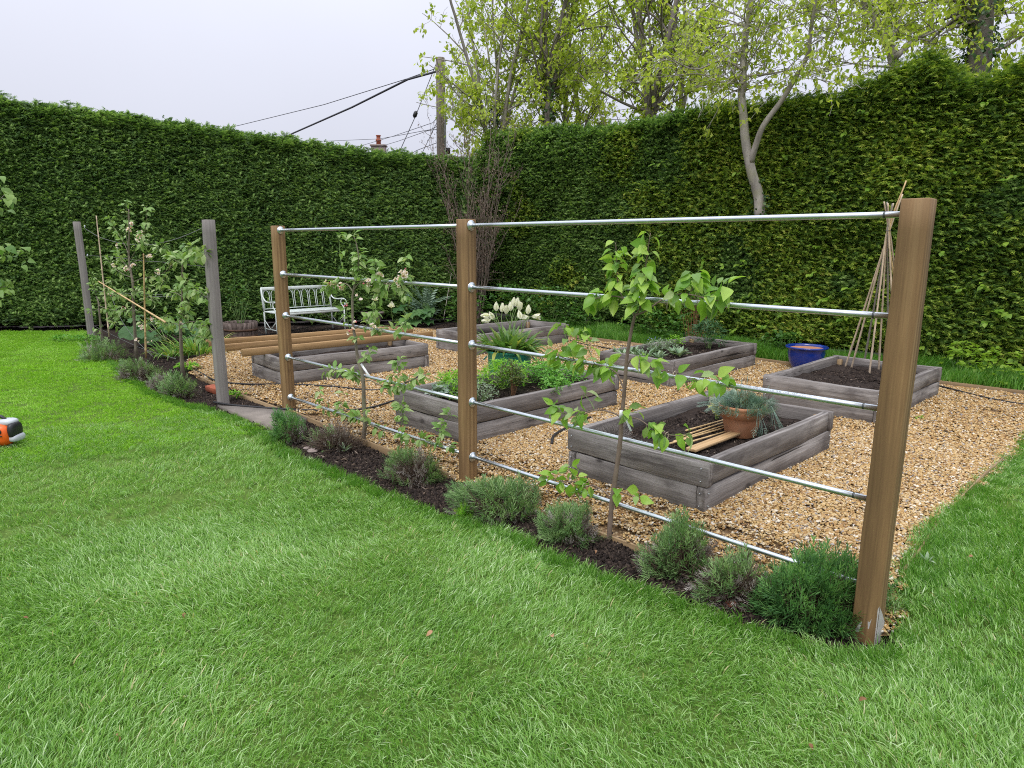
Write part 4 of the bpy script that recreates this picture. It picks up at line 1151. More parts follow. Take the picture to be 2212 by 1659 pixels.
bed('B', 'grey sleeper raised bed full of leafy green herbs behind the middle brown post', (-.36, 5.363), R(45), 1.005, 2.03, (False, True), .235, 430)
bed('C', 'grey sleeper raised bed with three brown timbers laid across its top', (-2.62, 7.66), R(48), .90, 2.02, (True, False), .2, 460)
bed('D', 'rear grey sleeper raised bed, almost empty, behind the white tulips', (-.52, 9.93), R(45), .95, 2.08, (False, False), .17, 490)
bed('E', 'grey sleeper raised bed planted with silver leaves beneath the right hedge', (1.824, 7.684), R(44.7), 1.016, 2.12, (False, True), .24, 520)
bed('F', 'grey sleeper raised bed of bare soil with the cane wigwam, beside blue pot', (3.368, 6.065), R(45.7), 1.12, 1.86, (False, True), .225, 550)
def in_bed(key, u, v, z=0.2):
    N_, e1, e2, w, l = BEDS[key]; c = N_ + e1 * u * w + e2 * v * l
    return np.array([c[0], c[1], z])

# ------------------------------------------------------------------ timbers lying on bed C
tm = [('front brown timber laid across the raised bed, nearest the trellis', (-3.13, 7.83), (-1.12, 9.59)), ('middle brown timber of the three across the raised bed', (-3.48, 8.22), (-1.45, 9.95)), ('back brown timber of the three, nearest the bench', (-3.89, 8.61), (-1.84, 10.1))]
for i, (lb, a, b) in enumerate(tm):
    a, b = np.array(a), np.array(b); L = np.linalg.norm(b - a); c = (a + b) / 2; d = unit(b - a); nn = np.array([-d[1], d[0]]); c = c + nn * .022
    o = MB().add(*beam_geo(L, .048, .085, .004, 10, .003, .0004, 600 + i)).build('timber', M['timber'], None, loc=(c[0], c[1], BH + .0435), rot=(0, 0, math.atan2(d[1], d[0])))
    tag(o, lb, 'timber', 'brown timbers laid across a raised bed')

# ------------------------------------------------------------------ edging boards round the gravel
def edge_board(label, a, b, top=.022, h=.12, th=.022, z=None):
    a, b = np.array(a, float), np.array(b, float); L = np.linalg.norm(b - a); c = (a + b) / 2
    za, zb = float(gz(*a)), float(gz(*b))
    o = MB().add(*beam_geo(L, th, h, .002, 8, .003, .0006, int(abs(a[0]) * 100))).build('edging_board', M['board'], None)
    o.rotation_euler = (0, -math.atan2(zb - za, L), math.atan2(*(b - a)[::-1])); o.location = (c[0], c[1], (za + zb) / 2 + top - h / 2)
    tag(o, label, 'edging board', 'boards edging the gravel')
ed = unit(np.array([1, -1.0])); en = np.array([-.03, -.03])
edge_board('edging board between gravel and soil below the grey posts', np.array(EDGE0) + en, (-3.16 - .03, 7.56 - .03))
edge_board('edging board beside the concrete slab between grey and brown posts', (-3.12, 7.44), (-2.36, 6.72))
edge_board('edging board below the blossoming apple tree', (-2.30, 6.72), (-.42, 4.86))
edge_board('edging board behind the pear tree and nearest lavenders', (-.34, 4.80), (1.60, 2.86), top=.0)
edge_board('short edging board running back from the grey posts', (-3.93, 8.38), (-4.5, 9.3)); edge_board('edging board beside the day lilies toward the bench', (-4.5, 9.35), (-4.52, 10.3))
edge_board('edging board crossing in front of the rhubarb patch', (-2.44, 13.45), (-1.47, 13.07)); edge_board('edging board along the verge behind the rear raised bed', (-1.45, 13.09), (-.27, 13.36))
edge_board('long edging board between gravel and the grass below the right hedge', (-.22, 13.33), (3.0, 10.08), top=.045); edge_board('edging board between gravel and grass right of the blue pot', (3.05, 10.03), (6.1, 7.0), top=.045)
for i, (a, b) in enumerate(zip(RE[:-1], RE[1:])):
    if i in (1, 4): edge_board(('curved' if i == 1 else 'low') + ' edging strip between gravel and the lawn at ' + ('the near right corner' if i == 1 else 'the right edge'), np.array(a), np.array(RE[i + 2]), top=.03, th=.012)

# concrete slab in the gateway, brick by the post, stones
sl = [on_ground(*p) for p in ((470, 878), (600, 884), (668, 905), (590, 924), (548, 910))]
V = np.array([(p[0], p[1], p[2] + .012) for p in sl] + [(p[0], p[1], p[2] - .08) for p in sl]); n = len(sl)
o = MB().add(V, [tuple(range(n))] + [tuple(range(n, 2 * n))[::-1]] + [(i, i + n, (i + 1) % n + n, (i + 1) % n) for i in range(n)]).build('paving_slab', M['slab']); tag(o, 'brown stained concrete slab in the gap between grey and brown posts', 'paving slab')
bp = on_ground(463, 843); o = MB().add(*beam_geo(.215, .10, .065, .004, 2, 0, .0015, 5)).build('brick', M['brick'], None, loc=(bp[0], bp[1], bp[2] + .012), rot=(.06, .05, -.7)); tag(o, 'single red brick at the foot of the nearer grey post', 'brick')
for i, (px, py, s, lb) in enumerate(((752, 1078 - 90, .05, 'flat stone'), (747, 940, .0, ''), (765, 1112 - 100, .03, ''))): pass
st_px = [(675, 1092 - 118, .045, 'pale flat shard of stone on the soil beside the left lavender'), (663, 968, .035, 'small upright stone shard beside the left lavender'), (1555, 1290, .045, 'brown broken pot shard on soil at the lawn edge'), (1580, 1303, .03, 'small red crock on the soil beside the brown shard')]
for i, (px, py, s, lb) in enumerate(st_px):
    p = on_ground(px, py); o = lump('stone', (0, 0, 0), s, s * .7, s * .55, M['brick'] if 'red' in lb else M['stone'], None, 30 + i, .5, 9); o.location = tuple(p - [0, 0, .008]); tag(o, lb, 'stone')

# ------------------------------------------------------------------ hoses
def hose(label, px, r=.011, lift=.012):
    P = np.array([on_ground(*p) for p in px]); P[:, 2] += lift + .004
    o = MB().add(*tube_geo(poly_smooth(P, 6), r, 8)).build('hose', M['rubber'], None, True); tag(o, label, 'hose', 'black watering hoses on the gravel')
hose('black hose curving over gravel in front of the timber laden bed', [(405, 795), (430, 806), (470, 826), (540, 833), (620, 833), (720, 838), (800, 846), (850, 838), (890, 824), (905, 815)])
hose('black hose lying along the concrete slab toward the herb bed', [(462, 872), (500, 878), (545, 882), (600, 886), (680, 890), (740, 890), (800, 884), (860, 866)])
hose('short black hose curling out between herb bed and nearest bed', [(1192, 962), (1194, 950), (1200, 942), (1220, 930), (1245, 918), (1275, 905)], .013)
hose('black hose trailing right from the wigwam bed along the gravel', [(2010, 832), (2050, 842), (2120, 860), (2180, 872), (2260, 884)])
hose('black hose beside the verge behind the silver leaf bed', [(1232, 738), (1262, 746), (1300, 752), (1345, 762)]); hose('black hose close to the edging board below the right hedge', [(1245, 733), (1290, 742), (1350, 750)], .009)
hose('thin black hose under the hedge in front of the rhubarb', [(830, 700), (900, 703), (960, 700), (990, 694)], .009)
hose('thin black hose on the soil under the bench', [(545, 726), (590, 722), (650, 712), (700, 700)], .009)

# ------------------------------------------------------------------ bench
bt = thing('garden_bench', 'pale green metal garden bench with gothic arched back under the left hedge', 'bench', (-4.46, 12.30, 0), R(45))
bl, bd, shh, bhh = 1.36, .45, .40, .83             # local x along the back, local -y towards the sitter
bar = lambda pts, r, n=6: tube_geo(np.array(pts, float), r, n)
def bpart(name, geos, smooth=True):
    mb = MB()
    for gq in geos: mb.add(*gq)
    return mb.build(name, M['bench'], bt, smooth)
for s in (0, bl):
    bpart('leg', [bar([(s, 0, 0), (s, .02, .2), (s, .02, shh)], .016)]); bpart('back_post', [bar([(s, .02, shh), (s, .06, .62), (s, .085, bhh)], .018)])
    bpart('leg', [bar([(s, -bd, 0), (s, -bd + .015, .2), (s, -bd + .01, shh)], .016)])
    arm = poly_smooth([(s, .07, .70), (s, -.05, .60), (s, -.22, .585), (s, -.40, .60), (s, -.50, .575), (s, -.525, .53), (s, -.50, .495), (s, -.47, .505), (s, -.475, .53)], 4)
    bpart('armrest', [bar(arm, .013), bar(poly_smooth([(s, -.40, .595), (s, -.335, .55), (s, -.36, .49), (s, -.43, .44), (s, -bd + .01, shh)], 4), .011)])
    bpart('side_brace', [bar([(s, 0, .10), (s, -bd, .10)], .009), bar([(s, -bd * .45, .10), (s, -bd + .01, shh * .65)], .009), bar([(s, 0.01, shh * .62), (s, -bd * .45, .10)], .008)])
for k in range(5):
    y = .0 - bd * (k + .5) / 5
    MB().add(*beam_geo(bl + .03, bd / 5 - .006, .022, .004, 3)).build('seat_slat', M['bench'], bt, loc=(bl / 2, y, shh + .008))
bpart('seat_apron', [beam_geo(bl, .012, .035, .003, 2)]).location = (bl / 2, -bd + .01, shh - .02)
MB().add(*beam_geo(bl + .02, .028, .058, .006, 3)).build('top_rail', M['bench'], bt, loc=(bl / 2, .085, bhh - .02), rot=(-.12, 0, 0))
bpart('lower_rail', [bar([(0, .03, shh + .05), (bl, .03, shh + .05)], .008)])
na = 9; pw = bl / na
for i in range(na):
    x0 = pw * i + pw * .02; wd = pw * 1.02; pts = []
    yb = lambda z: .03 + (z - shh - .05) / (bhh - .05 - shh - .05) * .055
    z1 = bhh - .15
    for z in np.linspace(shh + .05, z1, 4): pts.append((x0 + wd * .12, yb(z), z))
    for th in np.linspace(PI, 0, 9)[1:-1]: pts.append((x0 + wd / 2 + wd * .38 * math.cos(th), yb(z1 + .1 * math.sin(th)), z1 + .10 * math.sin(th)))
    for z in np.linspace(z1, shh + .05, 4): pts.append((x0 + wd * .88, yb(z), z))
    bpart('arch', [bar(pts, .0065, 5)])
for i in range(na - 1):
    xm = pw * (i + 1) + pw * .02
    bpart('spandrel', [bar([(xm - pw * .12, .075, bhh - .14), (xm, .082, bhh - .06), (xm + pw * .12, .075, bhh - .14)], .005, 4)])
bpart('stretcher', [bar(poly_smooth([(0.02, -bd + .02, shh * .95), (bl * .25, -bd * .8, .34), (bl * .5, -bd * .6, .37), (bl * .75, -bd * .4, .34), (bl - .02, -.02, .18)], 4), .008)])

# ------------------------------------------------------------------ half barrel, stone bowl
bc = at_z(508, 738, 0); bt2 = thing('barrel_planter', 'half barrel planter of weathered staves left of the bench', 'planter', (bc[0], bc[1] + .28, 0))
ns = 20; hb = .30
for i in range(ns):
    a = 2 * PI * i / ns; prof = [(.245, 0), (.262, hb * .35), (.272, hb * .7), (.278, hb)]
    V = []
    wa2 = PI / ns * .97
    for r_, z in prof:
        for s_ in (-1, 1):
            for rr in (r_ + .002 * (i % 3), r_ - .025): V.append((rr * math.cos(a + s_ * wa2), rr * math.sin(a + s_ * wa2), z + (.004 * (i % 2) if z == hb else 0)))
    F = []
    for k in range(3):
        b = k * 4; F += [(b, b + 2, b + 6, b + 4), (b + 3, b + 1, b + 5, b + 7), (b + 2, b + 3, b + 7, b + 6), (b + 1, b, b + 4, b + 5)]
    F += [(12, 14, 15, 13), (0, 1, 3, 2)]
    MB().add(np.array(V), F).build('stave', M['barrel'], bt2)
for z, r_ in ((.05, .256), (.16, .270)): MB().add(*lathe_geo([(r_, z), (r_ + .006, z), (r_ + .009, z + .035), (r_ + .003, z + .035)], 32, False)).build('hoop', M['rust'], bt2, True)
lump('soil', (0, 0, hb - .05), .24, .24, .03, M['soil'], bt2, 3)
sbp = at_z(801, 700, 0); s2 = thing('stone_bowl', 'low pink grey stone bowl right of the bench behind apple tree', 'planter', (sbp[0], sbp[1] + .2, 0))
MB().add(*lathe_geo([(.15, 0), (.17, .03), (.20, .14), (.225, .20), (.25, .205), (.25, .245), (.215, .245), (.20, .2)], 26)).build('bowl', M['stone'], s2, True)
lump('soil', (0, 0, .19), .20, .20, .03, M['soil'], s2, 4)

# ------------------------------------------------------------------ blue pot, tulip tub, terracotta pot
q = on_ground(1742, 800); bp_ = thing('glazed_pot', 'cobalt blue glazed pot with earth filled top beside the wigwam bed', 'pot', (q[0], q[1] + .05, 0))
MB().add(*lathe_geo([(.15, 0), (.165, .02), (.21, .12), (.232, .23), (.228, .275), (.235, .285), (.262, .292), (.268, .305), (.262, .318), (.238, .316), (.228, .30), (.222, .24)], 36)).build('body', M['blue'], bp_, True)
MB().add(*lathe_geo([(.225, .286), (.12, .278), (.0, .284)], 28, False)).build('soil', M['terracotta'], bp_, True)
tq = np.array([-.03, 7.52, 0]); tb = thing('tulip_tub', 'turquoise tub behind the herb bed packed with tulip leaves', 'planter', tq)
MB().add(*lathe_geo([(.21, 0), (.218, .04), (.245, .435), (.262, .44), (.266, .46), (.252, .463), (.24, .435)], 36)).build('body', M['teal'], tb, True)
lump('soil', (0, 0, .425), .24, .24, .02, M['soil'], tb, 6)
for s in (-1, 1): MB().add(*tube_geo(poly_smooth([(s * .255, -.04, .38), (s * .285, -.02, .35), (s * .285, .02, .35), (s * .255, .04, .38)], 4), .006, 6)).build('handle', M['teal'], tb, True)
tcp = at_z(1601, 940, .21); tcq = np.array([tcp[0], tcp[1] + .02, .205]); PS = 1.12
tp_ = thing('terracotta_pot', 'terracotta flower pot standing in the nearest raised bed', 'pot', tcq)
MB().add(*lathe_geo([(.096, 0), (.100, .005), (.122, .115), (.128, .13), (.130, .14)], 40)).build('body', M['terracotta'], tp_, True)
MB().add(*lathe_geo([(.126, .128), (.140, .132), (.148, .175), (.151, .19), (.156, .198), (.156, .212), (.149, .215), (.140, .208), (.136, .16)], 40, False)).build('rim', M['terracotta'], tp_, True)
lump('soil', (0, 0, .185), .137, .137, .02, M['soil'], tp_, 7)
tp_.scale = (PS,) * 3
# ------------------------------------------------------------------ canes
def cane(a, b, r, mat, name='cane', parent=None, bow=.0, off=None, seed=0):
    a, b = np.array(a, float), np.array(b, float); g = np.random.default_rng(seed); L = np.linalg.norm(b - a); d = (b - a) / L
    side = unit(np.cross(d, [.3, .2, 1.0] if abs(d[2]) < .9 else [1.0, .2, 0])); T, P, Rr = [], [], []
    ts = [0]; x = .1 * g.random() + .06
    while x < L: ts += [(x - .006) / L, x / L, (x + .006) / L]; x += g.uniform(.16, .26)
    ts += [1]
    for t in ts:
        P.append(a + (b - a) * t + side * bow * math.sin(PI * t)); Rr.append(r * (1 - .35 * t))
    for k in range(2, len(ts) - 1, 3): Rr[k] *= 1.22
    P = np.array(P)
    if off is not None: P = P - off
    return MB().add(*tube_geo(P, Rr, 7)).build(name, mat, parent, True)
wig = at_z(1880, 790, .23); wq = np.array([4.72, 8.40, .2])
N_, e1, e2, w_, l_ = BEDS['F']
wq = in_bed('F', .55, .62, .22)
wt_ = thing('cane_wigwam', 'wigwam of old bamboo canes tied together above the bare soil bed', 'plant support', wq)
apex = at_y(1919, 498, wq[1])
feet = [((1826, 792), 'bamboo_old'), ((1839, 795), 'bamboo_old'), ((1866, 787), 'bamboo_grey'), ((1878, 806), 'bamboo_old'), ((1898, 797), 'bamboo_old'), ((1918, 795), 'bamboo_grey'), ((1935, 806), 'bamboo_old'), ((1952, 800), 'bamboo'), ((1960, 790), 'bamboo_old')]
tops = [(1942, 420), (1934, 434), (1912, 437), (1938, 445), (1921, 440), (1925, 440), (1906, 436), (1947, 392), (1912, 440)]
for i, ((fp, mt), tpx) in enumerate(zip(feet, tops)):
    f = at_z(*fp, .225); tpt = at_y(*tpx, apex[1] + .04 * math.sin(i * 2.1))
    ap = apex + np.array([.012 * math.cos(i * .7), .014 * math.sin(i * .7), 0]); d = (ap - f)
    e = ap + (tpt - ap) * np.array([1, 0, 1]) + np.array([0, d[1] * .12, 0])
    g = np.random.default_rng(i)
    P = np.array([f - d * .04, f + d * .33, f + d * .66, ap, e])
    mb = MB(); ts = np.linspace(0, 1, 31); Q = poly_smooth(P, 8)
    rr = np.linspace(.0105, .0075, len(Q)); rr[4::6] *= 1.2
    mb.add(*tube_geo(Q - wq, rr, 7)).build('cane', M[mt], wt_, True)
MB().add(*tube_geo([(apex - wq) + np.array([.026 * math.cos(a), .028 * math.sin(a), .004 * math.sin(3 * a)]) for a in np.linspace(0, 12.5, 40)], .0025, 5)).build('tie', M['thread'], wt_)
cane_px = [((1500, 925), (1570, 905), 'top cane of the pale bundle lying in the nearest bed'), ((1495, 935), (1570, 910), 'second cane down in the bundle lying in the nearest bed'), ((1480, 946), (1570, 917), 'middle cane of the bundle lying in the nearest bed'), ((1440, 960), (1572, 922), 'fourth cane of the bundle, reaching farthest left'), ((1490, 955), (1572, 931), 'lowest cane of the bundle, nearest the pale board')]
for i, (a, b, lb) in enumerate(cane_px):
    A, B = at_z(*a, .235), at_z(*b, .24)
    A = A + (A - B) * (.25 if i != 3 else .1)
    tag(cane(A, B, .0080, M['bamboo'], seed=i), lb, 'cane', 'bamboo canes lying in the nearest raised bed')
A, B = at_z(1492, 972, .245), at_z(1590, 935, .245)
d = unit((B - A)[:2]); o = MB().add(*beam_geo(float(np.linalg.norm(B - A)), .075, .02, .002, 3)).build('board', M['plank_new'], None, loc=tuple((A + B) / 2), rot=(0, 0, math.atan2(d[1], d[0]))); tag(o, 'pale new wooden board lying on the soil beside terracotta pot', 'board')
OP = np.array([Q1, Q2])
def canew(a, b, r, m, lb, off):
    A, B = on_wall(*a, Q1, Q2, off), on_wall(*b, Q1, Q2, off)
    tag(cane(B, A, r, M[m], seed=int(a[0])), lb, 'cane', 'canes among the left fruit trees')
canew((208, 466), (236, 728), .012, 'bamboo_old', 'tall pale upright cane nearest the far grey post', .05); canew((310, 549), (315, 773), .012, 'bamboo', 'golden upright cane beside the blossoming middle sapling', .08); canew((213, 608), (357, 696), .012, 'bamboo', 'golden cane tied slantwise across the left fruit trees', .10)

# ------------------------------------------------------------------ trained fruit trees on the trellis
def leaf_variants(n, L, W, name, mats, seed, fold=(.15, .5), curl=(.3, 1.3), wave=.05, shape=None):
    g = np.random.default_rng(seed)
    out = []
    for i in range(n):
        mb = MB(); mb.add(*leaf_geo(L, W * g.uniform(.85, 1.1), g.uniform(*fold), g.uniform(*curl), 5, wave=g.uniform(0, wave), shape=shape))
        out.append(mb.mesh(name, mats, True))
    return out
def put_leaf(me, parent, org, p, d, up, s, name='leaf'):
    Rm = frames(d, up)[0]
    o = bpy.data.objects.new(name, me); COL.objects.link(o); o.parent = parent
    o.matrix_local = Matrix.Translation(Vector(np.asarray(p) - org)) @ Matrix([[*Rm[0], 0], [*Rm[1], 0], [*Rm[2], 0], [0, 0, 0, 1]]) @ Matrix.Scale(s, 4)
    return o
def blossom_geo(seed, r=.021, n=5):
    g = np.random.default_rng(seed); mb = MB()
    for i in range(n):
        a = 2 * PI * i / n + g.normal(0, .15); V, F = leaf_geo(r, r * .85, .35, -.5, 3, shape=[.25, .85, 1, .5])
        Rm = np.array(Matrix.Rotation(a, 3, 'Z') @ Matrix.Rotation(-.35 + g.normal(0, .2), 3, 'Y'))
        mb.add(V @ Rm.T, F, 0, np.linspace(.2, 1, len(V)) * g.uniform(.6, 1))
    for i in range(7): mb.add(*tube_geo([(0, 0, 0), np.array([g.normal(0, .3), g.normal(0, .3), 1]) * r * .5], .0007, 3), 1)
    return mb.mesh('blossom', [M['blossom'], M['yellow']], True)
blos = [blossom_geo(i) for i in range(5)]
bud_me = MB().add(*lathe_geo([(.0, 0), (.005, .003), (.0065, .008), (.004, .013), (.0, .015)], 7, False)).mesh('bud', M['pink'], True)
def blossom_cluster(parent, org, p, n, seed, pink=.3):
    g = np.random.default_rng(seed); p = np.asarray(p)
    for i in range(n):
        d = unit(g.normal(0, 1, 3) + [0, -.8, .35]); q = p + d * g.uniform(.008, .035)
        if g.random() < pink: put_leaf(bud_me, parent, org, q, unit(np.cross(d, [0, 0, 1.0]) + .01), d, g.uniform(.9, 1.3), 'bud')
        else: put_leaf(blos[g.integers(0, 5)], parent, org, q, unit(np.cross(d, [0, 0, 1.0]) + .01), d, g.uniform(.8, 1.25), 'blossom')
def espalier(name, label, cat, trunk, branches, bark_m, lv, seed, size, A, B, off=.03, hang=.7, tuft=1, petiole=.018, trunk_r=(.02, .010), parts=True, single=None, more=1.0):
    """trunk and branches traced onto the upright plane of the fence; each branch: points, base radius, leaf count, (first, last) share of its length"""
    g = np.random.default_rng(seed)
    W = lambda px, py, o=0.0: on_wall(px, py, A, B, off + o)
    b = W(*trunk[0]); org = np.array([b[0], b[1], float(gz(b[0], b[1])) - .02])
    t = thing(name, label, cat, org)
    P = poly_smooth([W(*p) for p in trunk], 5); P[0, 2] = org[2] - .01
    rr = np.linspace(trunk_r[0], trunk_r[1], len(P)) * (1 + .06 * np.sin(np.arange(len(P)) * 2.7)); rr[0] *= 1.25
    MB().add(*tube_geo(P - org, rr, 10)).build('trunk', M[bark_m], t, True)
    mb_small = MB(); anchors = []
    for (pts, r, nl, span) in branches:
        dep = g.normal(0, .03)
        Q = poly_smooth([W(px, py, (dep * k / max(1, len(pts) - 1))) for k, (px, py) in enumerate(pts)], 4)
        MB().add(*tube_geo(Q - org, np.linspace(r, max(r * .4, .0016), len(Q)), 6)).build('branch', M[bark_m] if r > .0028 else M['green_stem'], t, True)
        k = 0; nl = int(nl * more)
        while k < nl:
            u = span[0] + (span[1] - span[0]) * g.random(); x = u * (len(Q) - 1); i = min(int(x), len(Q) - 2); p = Q[i] + (Q[i + 1] - Q[i]) * (x - i); tan = unit(Q[i + 1] - Q[i])
            for m in range(tuft):
                if k >= nl: break
                out = unit(np.cross(tan, g.normal(0, 1, 3))); d = unit(out * .9 + tan * .35 + np.array([0, -.15, -hang * g.uniform(.1, 1.0)]))
                s = size * g.uniform(.6, 1.15); q = p + (out * .7 + tan * .4 + [0, 0, .25]) * petiole * g.uniform(.6, 1.6)
                anchors.append((q, d, out, s)); mb_small.add(*tube_geo([p - org, (p + q) / 2 - org + [0, 0, .002], q - org], .0009, 3, False)); k += 1
    if mb_small.n: stuffed(mb_small.build('leaf_stalks', M['green_stem'], t))
    if parts:
        random.Random(seed).shuffle(anchors); rest = anchors[300:]
        if rest:
            mb = MB(); qs = np.array([a[0] for a in rest]); ds = np.array([a[1] for a in rest]); spread(mb, leaf_geo(.9, .46, .4, .8, 3), frames(ds, np.array([0, -.35, 1.0]) + g.normal(0, .55, ds.shape)), qs - org, np.array([a[3] for a in rest]), 0)
            stuffed(mb.build('small_leaves', M['apple_foliage'], t))
        for q, d, out, s in anchors[:300]:
            up = np.array([0, -.35, 1.0]) + g.normal(0, .55, 3)
            put_leaf(lv[g.integers(0, len(lv))], t, org, q, d, up, s)
    else:
        mb = MB()
        n = len(anchors); qs = np.array([a[0] for a in anchors]); ds = np.array([a[1] for a in anchors]); ss = np.array([a[3] for a in anchors])
        tpl = leaf_geo(1, .5, .3, .8, 3)
        spread(mb, tpl, frames(ds, np.array([0, -.35, 1.0]) + g.normal(0, .55, (n, 3))), qs - org, ss, 0)
        stuffed(mb.build('foliage', single, t))
    return t, org, W
pear_lv = leaf_variants(6, 1.0, .58, 'leaf', M['pear_leaf'], 21, shape=[.05, .75, 1.0, .82, .42, .02])
apple_lv = leaf_variants(6, 1.0, .50, 'leaf', M['apple_leaf'], 22, fold=(.3, .8))
F3, F5 = P3, P5
pear, porg, PW = espalier('pear_tree', 'young pear tree with big glossy leaves trained on the right trellis bay', 'fruit tree',
    [(1314, 1186), (1322, 1084), (1335, 991), (1341, 940), (1343, 904), (1349, 841), (1354, 774), (1363, 718), (1371, 682)],
    [([(1371, 682), (1360, 662), (1348, 646), (1330, 640), (1314, 642), (1295, 643), (1278, 648)], .006, 20, (.45, 1)),
     ([(1348, 646), (1338, 628), (1334, 600), (1332, 575), (1331, 545), (1330, 524)], .0032, 24, (.1, 1)),
     ([(1371, 682), (1382, 666), (1388, 630), (1391, 602), (1398, 550), (1405, 503)], .005, 46, (.15, 1)),
     ([(1371, 682), (1395, 672), (1412, 660), (1430, 648), (1450, 642), (1470, 635), (1500, 638), (1530, 646), (1552, 650)], .0055, 22, (.3, 1)),
     ([(1490, 638), (1496, 622), (1500, 605), (1502, 592)], .003, 14, (.1, 1)), ([(1530, 646), (1540, 636), (1552, 630), (1575, 622)], .0022, 8, (.2, 1)),
     ([(1348, 842), (1340, 822), (1332, 806), (1318, 797), (1302, 790), (1270, 785), (1235, 778), (1210, 770), (1192, 760)], .0055, 42, (.25, 1)),
     ([(1240, 778), (1228, 745), (1219, 718), (1216, 706)], .0026, 9, (.2, 1)), ([(1285, 788), (1272, 755), (1263, 725), (1258, 712)], .0026, 10, (.2, 1)),
     ([(1351, 800), (1360, 780), (1370, 774), (1390, 780), (1410, 794), (1440, 804), (1475, 814), (1510, 822), (1547, 830), (1560, 828)], .0048, 34, (.2, 1)),
     ([(1343, 906), (1334, 896), (1314, 889), (1300, 886), (1284, 886), (1268, 892), (1254, 898), (1232, 897), (1205, 888), (1180, 882)], .0058, 20, (.55, 1)),
     ([(1284, 886), (1277, 870), (1262, 852)], .0024, 3, (.3, 1)),
     ([(1344, 906), (1356, 901), (1370, 903), (1384, 908), (1408, 924), (1430, 934), (1455, 941), (1495, 937)], .0045, 15, (.5, 1)), ([(1344, 880), (1362, 890), (1376, 892)], .0022, 5, (.2, 1)),
     ([(1322, 1084), (1312, 1068), (1298, 1057), (1280, 1048), (1262, 1052), (1245, 1042), (1215, 1040), (1185, 1034)], .0052, 20, (.45, 1)), ([(1250, 1045), (1240, 1025), (1232, 1012)], .0022, 5, (.2, 1)),
     ([(1322, 1080), (1330, 1063), (1350, 1066), (1375, 1075)], .0035, 4, (.4, 1))],
    'bark_pear', pear_lv, 91, .094, P4, P5, tuft=1, petiole=.028, trunk_r=(.0165, .0085), hang=.9, more=1.5)
apple, aorg, AW = espalier('apple_tree', 'young apple tree with pink blossom trained on the left trellis bay', 'fruit tree',
    [(782, 993), (785, 948), (789, 910), (786, 876), (785, 828), (780, 800), (773, 776), (768, 735), (763, 706), (761, 652), (763, 631), (769, 601), (774, 574), (774, 550), (768, 520), (763, 508)],
    [([(748, 604), (742, 585), (738, 570), (735, 555), (733, 530), (732, 510), (734, 486)], .0026, 9, (.05, 1)),
     ([(762, 630), (752, 616), (740, 612), (725, 615), (711, 620), (706, 626)], .006, 26, (.2, 1)), ([(763, 628), (776, 612), (789, 609), (808, 612), (827, 612), (850, 616), (866, 614), (876, 606)], .005, 24, (.2, 1)),
     ([(812, 611), (814, 590), (813, 566)], .0024, 13, (.1, 1)), ([(874, 608), (878, 588), (877, 558)], .0024, 7, (.1, 1)), ([(862, 615), (872, 632), (880, 648)], .002, 9, (.2, 1)), ([(835, 612), (828, 630), (820, 642)], .0022, 7, (.2, 1)),
     ([(773, 590), (776, 570), (775, 548)], .0024, 15, (0, 1)),
     ([(765, 615), (769, 601), (774, 574), (774, 550), (768, 520), (763, 508)], .003, 20, (0, 1)),
     ([(764, 712), (780, 702), (797, 706), (812, 710), (822, 712), (845, 714), (872, 712)], .0042, 18, (.15, 1)), ([(790, 706), (797, 690), (802, 676), (812, 668)], .0024, 16, (.1, 1)), ([(865, 712), (872, 700), (878, 694)], .002, 6, (.2, 1)),
     ([(756, 712), (750, 690), (748, 668), (747, 650)], .0024, 8, (.2, 1)),
     ([(784, 826), (772, 815), (760, 807), (745, 802), (726, 800), (708, 801), (698, 804)], .005, 32, (.1, 1)), ([(784, 824), (800, 822), (818, 831), (838, 836), (856, 834), (872, 830), (884, 824), (905, 815), (922, 810)], .005, 30, (.15, 1)),
     ([(786, 800), (790, 780), (798, 762), (801, 749)], .0024, 9, (.2, 1)), ([(838, 834), (852, 805), (863, 780)], .0024, 9, (.3, 1)), ([(770, 740), (772, 728)], .002, 6, (.2, 1)),
     ([(788, 905), (768, 900), (742, 893), (718, 888), (696, 880)], .005, 22, (.1, 1)), ([(742, 893), (738, 870), (742, 850)], .002, 5, (.3, 1)), ([(704, 882), (694, 860), (690, 846)], .002, 4, (.2, 1)),
     ([(788, 925), (798, 918), (808, 920), (826, 928), (843, 934), (866, 940), (887, 944), (912, 951), (938, 956), (960, 962), (983, 968)], .0055, 24, (.15, 1)), ([(868, 940), (868, 910), (870, 884), (866, 872)], .0024, 14, (.2, 1)), ([(940, 956), (955, 930), (974, 895)], .0024, 12, (.15, 1)), ([(800, 870), (790, 905)], .002, 4, (0, 1))],
    'bark_apple', apple_lv, 92, .078, P3, P4, tuft=3, trunk_r=(.021, .0032), hang=.45, more=2.3)
for i, (px, py, n) in enumerate([(721, 617, 11), (738, 617, 8), (712, 612, 5), (796, 612, 7), (820, 599, 5), (870, 593, 9), (861, 607, 7), (877, 588, 4), (806, 709, 4), (761, 716, 5), (748, 658, 4), (776, 640, 3), (716, 815, 3), (770, 700, 2)]):
    blossom_cluster(apple, aorg, AW(px, py, .03), n, 500 + i, .7 if i in (9,) else .22)
